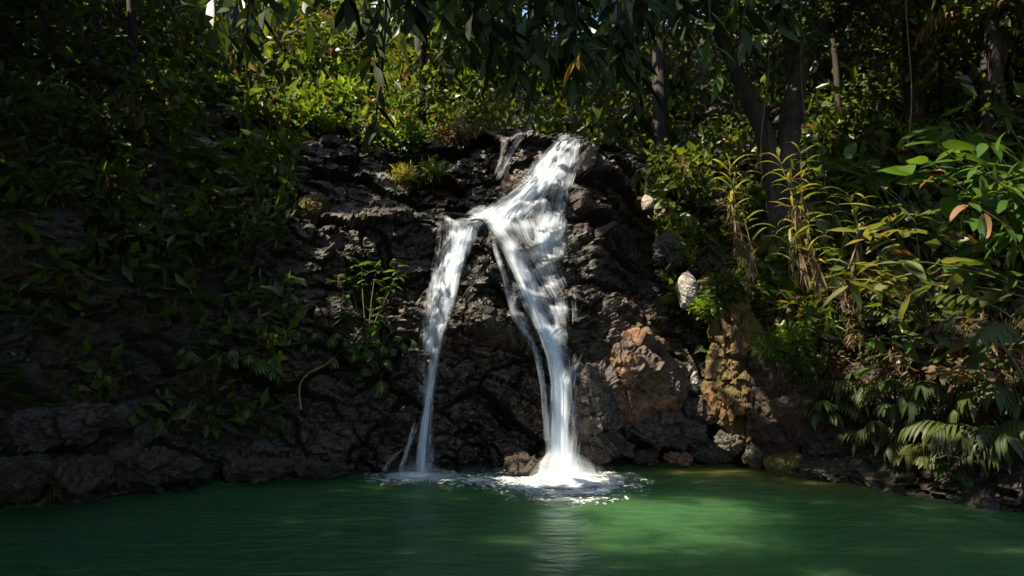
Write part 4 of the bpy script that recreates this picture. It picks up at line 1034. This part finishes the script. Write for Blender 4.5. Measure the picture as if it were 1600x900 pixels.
# one big banana-like leaf
g = ground_near(at(1500,560,9.6)); o = empty('banana_plant', g, 'plant with one huge blue grey leaf over the orange dead leaves', 'plant')
big = blade('leaf', 1.0, .34, M_PALM, 'paddle', .25, .12, 9)
rel = at(1545,535,9.2)-g; link('stem', mesh_np('stem', *tube(np.array([np.array(rel)*q+np.array((0,0,.2))*math.sin(q*3) for q in np.linspace(0,1,6)]), np.linspace(.03,.015,6)), M_STEM), o)
put_leaf(o, big, rel, (-1,-.15,-.1), .45, .95); put_leaf(o, big, rel, (-.8,-.5,-.45), .1, .7)
rg = np.random.default_rng(33); p0 = at(1500,580,9.5)
n = 90; P = rg.normal(size=(n,3))*np.array((.26,.1,.07)); V, Fq, t = leaf_cloud(P, rg.normal(size=(n,3))*np.array((1,1,.4))+np.array((0,-.3,-.3)), rg.uniform(.1,.2,n), rg.uniform(.05,.1,n), rg)
o = link('fallen_leaves', mesh_np('fallen_leaves', V, Fq, M_DRY, tint=t), None, p0); tag(o, 'heap of orange brown dead leaves under the huge grey leaf', 'dead leaves', kind='stuff')

# ------------------------------------------------------------------ understory palms: fronds of strap leaflets
def frond(name, L, n, ll, lw, mat, e0=1.1, e1=-.7, fan=False, shape='strap'):
    m = 12; s = np.linspace(0,1,m); ang = e0+(e1-e0)*s**1.2
    x = np.r_[0, np.cumsum(np.cos(ang[:-1]))]*L/(m-1); z = np.r_[0, np.cumsum(np.sin(ang[:-1]))]*L/(m-1)
    parts = [tube(np.stack([x, x*0, z], 1), np.linspace(.012,.004,m), 5)]
    rgf = np.random.default_rng(int(L*1000)+n)
    for k in range(n):
        sd = 1 if k % 2 else -1
        q = 1.0 if fan else .42+.58*k/(n-1)
        bx, bz, a = np.interp(q, s, x), np.interp(q, s, z), np.interp(q, s, ang)
        if fan: w = (k/(n-1)-.5)*2.3; d0 = np.array((math.cos(w)*math.cos(a), math.sin(w), math.cos(w)*math.sin(a)))
        else: w = sd*(1.15-.75*(q-.42)/.58); d0 = np.array((math.cos(w)*math.cos(a), math.sin(w), math.cos(w)*math.sin(a)))
        d0 /= np.linalg.norm(d0); ln = ll*rgf.uniform(.8,1.1)*(1 if fan else (1-.35*abs(q-.65))); seg_n = 5
        p = np.array((bx, 0, bz)); d = d0.copy(); pts = [p.copy()]
        for _ in range(seg_n): d = d+np.array((0,0,-.26)); d /= np.linalg.norm(d); p = p+d*ln/seg_n; pts.append(p.copy())
        pts = np.array(pts); sq = np.linspace(0,1,seg_n+1)
        wd = lw*.5*(np.sin(np.pi*np.clip(sq,.06,.97)**.8)**.7)
        side = unit(np.cross(d0, np.array((0,0,1.0)))[None])[0]; up = np.cross(side, d0)
        V = np.vstack([np.stack([pts[i]-side*wd[i]+up*wd[i]*.25, pts[i], pts[i]+side*wd[i]+up*wd[i]*.25]) for i in range(seg_n+1)])
        i = np.arange(seg_n)[:,None]*3; parts.append((V, np.concatenate([i+np.array([[0,3,4,1]]), i+np.array([[1,4,5,2]])])))
    V, Fq, _ = join(parts); return mesh_np(name, V, Fq, mat)
FR = {'comb': [frond('frond', .95, 18, .40, .045, M_PALM), frond('frond', .80, 16, .36, .05, M_PALM, .9, -.9)],
      'fan': [frond('frond', .75, 7, .34, .085, M_PALM, 1.0, -.2, True), frond('frond', .65, 6, .32, .10, M_PALM, .8, -.5, True)],
      'wide': [frond('frond', 1.0, 11, .36, .11, M_PALM, .6, -.3), frond('frond', .9, 9, .36, .12, M_PALM, .5, -.4)],
      'bamboo': [frond('frond', .55, 8, .27, .045, M_BROAD, .7, -.4, True), frond('frond', .5, 7, .26, .05, M_BROAD, .5, -.7, True)]}
def palm(px, py, kind, n, label, seed, sc=1.0, az=(150,330), pull=.25, name='understory_palm', cat='palm', group=None, depth=None):
    rg = np.random.default_rng(seed); p, nrm = scene_hit(px, py)
    if depth: p = at(px, py, depth)
    o = empty(name, p + nrm*pull*.2, label, cat, group)
    for k in range(n):
        a = R(az[0]+(az[1]-az[0])*(k+rg.uniform(.1,.9))/n); ti = rg.uniform(-.35,.35)
        q = link('frond', FR[kind][k % len(FR[kind])], o)
        q.matrix_local = Matrix.LocRotScale(Vector(rg.normal(size=3)*.05), (Matrix.Rotation(a,3,'Z') @ Matrix.Rotation(ti,3,'Y') @ Matrix.Rotation(rg.uniform(-.3,.3),3,'X')).to_quaternion(), Vector((1,1,1))*sc*rg.uniform(.75,1.1))
    return o
PAL = [(1290,655,'comb',9,'leftmost comb leaved palm over the water of the right bank',.85),(1345,625,'comb',10,'comb leaved palm under the dark bank leaves',.9),(1405,640,'fan',9,'fan palm with broad paddle leaflets in the middle of the right bank',1.0),
       (1470,630,'comb',10,'comb leaved palm under the heap of orange leaves',1.0),(1545,630,'comb',9,'long drooping comb palm at the right edge',1.05),(1440,700,'comb',9,'low comb palm hanging to the water below the fan palm',.95),
       (1510,700,'comb',10,'dark comb palm hanging over the pool edge',1.05),(1375,705,'comb',8,'small comb palm at the waterline left of the low one',.8),(1580,705,'comb',9,'lowest palm in the right corner drooping into shade',1.1),
       (1480,745,'fan',8,'small fan palm with pale leaflets touching the water',.8),(1310,610,'fan',7,'small fan palm beside the dead fern clump',.7),(1590,600,'wide',5,'palm with six wide ribbed leaflets at the right edge',1.0)]
for k, (px, py, kd, n, lab, sc) in enumerate(PAL): palm(px, py, kd, n, lab, 200+k, sc)
palm(1585,515,'wide',5,'palm with wide grey leaflets right of the huge grey leaf',220,.9,(150,260),depth=8.2)
palm(1395,500,'wide',5,'short wide leaved palm beneath the pale long leaves',221,.55)
# left bank and cliff
for px, py, n, lab, sc in [(560,545,7,'bamboo like palm hanging on the rock left of the small fall',1.0),(520,530,6,'bamboo like palm on the dark rock further left of the small fall',1.0),(622,540,5,'lit green fan of leaves beside the small fall',.8),(585,575,6,'lowest bamboo like palm under the climbing shrub',.9),
                           (410,560,7,'drooping palm on the shaded left wall',1.15),(395,640,5,'small drooping palm near the shaded left shore',.9),(330,560,6,'faint palm in deep shade on the left wall',1.0)]:
    palm(px, py, 'bamboo', n, lab, px, sc, (200,340), .5, 'cliff_palm')
palm(100,775,'comb',5,'small palm tuft at the left water edge',231,.55,(200,340))

# climbing shrub with glossy leaves on the wall left of the small fall
cl = [blade('leaf', .24, .085, M_BROAD, 'lance', .3), blade('leaf', .2, .08, M_BROAD, 'lance', .4)]
p, nrm = scene_hit(575, 540); o = empty('climbing_shrub', p, 'climbing shrub with glossy pointed leaves left of the small fall', 'shrub')
rg = np.random.default_rng(12)
for (px, py) in [(570,420),(550,430),(592,425),(572,462),(560,490),(590,470),(600,500),(540,470),(610,455),(575,515),(535,440),(625,430),(545,500),(590,535),(565,545)]:
    q, qn = scene_hit(px, py); q = q + Vector((0,-.28,0)); rel = np.array(q-p); s = np.linspace(0,1,6)[:,None]
    link('stem', mesh_np('stem', *tube(rel*s+np.array((0,-.12,0))*np.sin(s*3.1), np.linspace(.014,.006,6), 5), M_STEM), o)
    for k in range(14):
        a = k*.7+rg.uniform(-.3,.3); d = (math.cos(a), -.45+.4*math.sin(a), .25*math.sin(a)-.15+rg.uniform(-.35,.35))
        f = rg.uniform(.72, 1.0) if k % 2 else 1.0
        put_leaf(o, cl[k % 2], rel*f+np.array((0,-.12,0))*math.sin(f*3.1)+rg.normal(size=3)*.05, d, rg.uniform(-.4,.4), rg.uniform(.75,1.15))
# arching bare stem
a = [at(470,640,12.1), at(468,605,12.0), at(480,585,11.95), at(505,572,11.95), at(520,560,12.0)]
o = link('bare_stem', mesh_np('bare_stem', *tube(catmull3(np.array([np.array(q)-np.array(a[0]) for q in a]), 5), np.linspace(.022,.012,21), 6), M_TAN), None, a[0]); tag(o, 'bare pale stem arching out of the shaded left wall', 'stem')

# ------------------------------------------------------------------ the overhanging tree: dark leaves in the top of the picture
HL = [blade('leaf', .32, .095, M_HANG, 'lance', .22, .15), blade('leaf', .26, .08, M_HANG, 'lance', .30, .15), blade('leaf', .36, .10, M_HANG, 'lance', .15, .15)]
HY = [blade('leaf', .30, .075, M_AUTUMN, 'lance', .25)]; HG = [blade('leaf', .30, .08, M_BROAD, 'lance', .25)]  # HG: greener leaf copy for sprays coloured as sunlit
base = Vector((-9.2, 4.0, .9)); ot = empty('overhanging_tree', base, 'tree whose dark drooping leafy branches hang across the top', 'tree')
rel = lambda v: np.array(v)-np.array(base)
trunk = catmull3(np.array([rel(q) for q in [(-9.2,4,.6),(-8.6,4.3,4),(-7.4,4.9,6.6),(-5,5.0,7.6),(-2,5.0,7.6),(1,5.2,7.2),(3.6,5.4,6.9)]]), 6)
link('trunk', mesh_np('trunk', *tube(trunk, np.linspace(.28,.05,len(trunk)), 9), M_BARK), ot)
rg = np.random.default_rng(19)
BR = [((560,-60),(590,120),6.2,11),((600,-60),(575,60),6.0,8),((600,100),(590,235),6.4,9),((690,-60),(705,110),6.3,10),((760,-60),(772,80),6.0,12),((800,-60),(815,130),6.1,11),((850,-60),(845,60),5.8,10),
      ((640,-80),(640,20),5.6,9),((900,-60),(905,95),6.2,9),((960,-60),(975,110),6.2,11),((985,60),(992,175),6.4,7),((1050,-60),(1070,50),6.2,9),((1110,-60),(1130,140),6.3,8),((730,-80),(740,30),5.5,9),((820,-80),(880,20),5.6,9),
      ((400,-60),(380,75),6.4,10),((440,-80),(410,30),6.2,7),((1000,-80),(1010,20),5.7,9),((1180,-60),(1160,60),6.4,8),((520,-80),(540,10),5.8,7),((1215,-60),(1225,25),6.5,7),((300,-80),(250,-5),6.6,6)]
for k, (p0, p1, dep, n) in enumerate(BR):
    a = rel(at(*p0, dep)); b = rel(at(*p1, dep)); j = np.argmin(((trunk-a)**2).sum(1)); s = np.linspace(0,1,10)[:,None]
    P = catmull3(np.array([trunk[j], a*.9+trunk[j]*.1, (a+b)/2+rg.normal(size=3)*.04, b]), 5)
    br = link('branch', mesh_np('branch', *tube(P, np.linspace(.022,.006,len(P)), 5), M_BARK), ot)
    n = int(n*1.35)
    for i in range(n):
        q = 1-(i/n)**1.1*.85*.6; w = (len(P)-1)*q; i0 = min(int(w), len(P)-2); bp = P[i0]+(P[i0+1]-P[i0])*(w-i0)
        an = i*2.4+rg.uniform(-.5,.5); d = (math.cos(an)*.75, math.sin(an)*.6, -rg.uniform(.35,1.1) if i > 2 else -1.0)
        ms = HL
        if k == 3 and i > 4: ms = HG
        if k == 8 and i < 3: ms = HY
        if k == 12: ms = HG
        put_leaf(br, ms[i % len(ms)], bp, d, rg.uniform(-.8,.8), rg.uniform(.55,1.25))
P, Dr = [], []
for k in range(70):
    px = rg.uniform(330, 1230) if k % 3 else rg.uniform(700, 1010); py = rg.uniform(-70, 45)+(rg.uniform(0, 70) if 720 < px < 1000 else 0); c = rel(at(px, py, rg.uniform(6.3, 7.6)))
    o_ = rg.normal(size=(9,3))*.10; P.append(c+o_); Dr.append(unit(o_)*.6+np.array((0,0,-.8))+rg.normal(size=(9,3))*.3)
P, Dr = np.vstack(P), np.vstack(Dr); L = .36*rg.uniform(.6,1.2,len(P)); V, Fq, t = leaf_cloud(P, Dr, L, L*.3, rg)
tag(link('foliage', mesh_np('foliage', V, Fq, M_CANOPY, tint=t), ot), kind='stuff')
# dead palm fronds upper right
DF = frond('frond', 1.5, 20, .5, .05, M_BROWN, .5, -1.0)
b0 = at(1545,20,13.3); o = empty('fan_palm', b0, 'tall palm with brown dead fronds drooping at the upper right', 'palm')
link('trunk', mesh_np('trunk', *tube(np.array([(0,0,-4.2),(0.03,0,-2),(0,0,-.2)]), [.15,.13,.12], 9), M_BARK), o)
for k in range(9):
    q = link('frond', DF, o); q.matrix_local = Matrix.LocRotScale(Vector((0,0,0)), (Matrix.Rotation(k*.72,3,'Z') @ Matrix.Rotation(-.2+.3*math.sin(k*2),3,'Y')).to_quaternion(), Vector((1,1,1)))


# lianas hanging by the forked tree
for k, (x, y0, y1, d) in enumerate([(1176,-40,300,14.2),(1193,60,270,14.1),(1204,-40,285,14.3),(1256,-40,250,14.0),(1150,-40,240,13.9),(1420,-40,230,13.0)]):
    a, b = at(x+6*math.sin(k*2), y0, d), at(x, y1, d); s_ = np.linspace(0, 1, 12)[:,None]; P = (np.array(b)-np.array(a))*s_+np.stack([.07*np.sin(s_[:,0]*5+k), .05*np.sin(s_[:,0]*7+k), 0*s_[:,0]], 1)
    o = link('vine', mesh_np('vine', *tube(P, np.linspace(.018,.010,12), 5), M_TAN if k % 2 else M_BARK), None, a)
    tag(o, 'thin bare vine hanging in the shade beside the forked tree', 'vine', 'vines hanging by the forked tree')
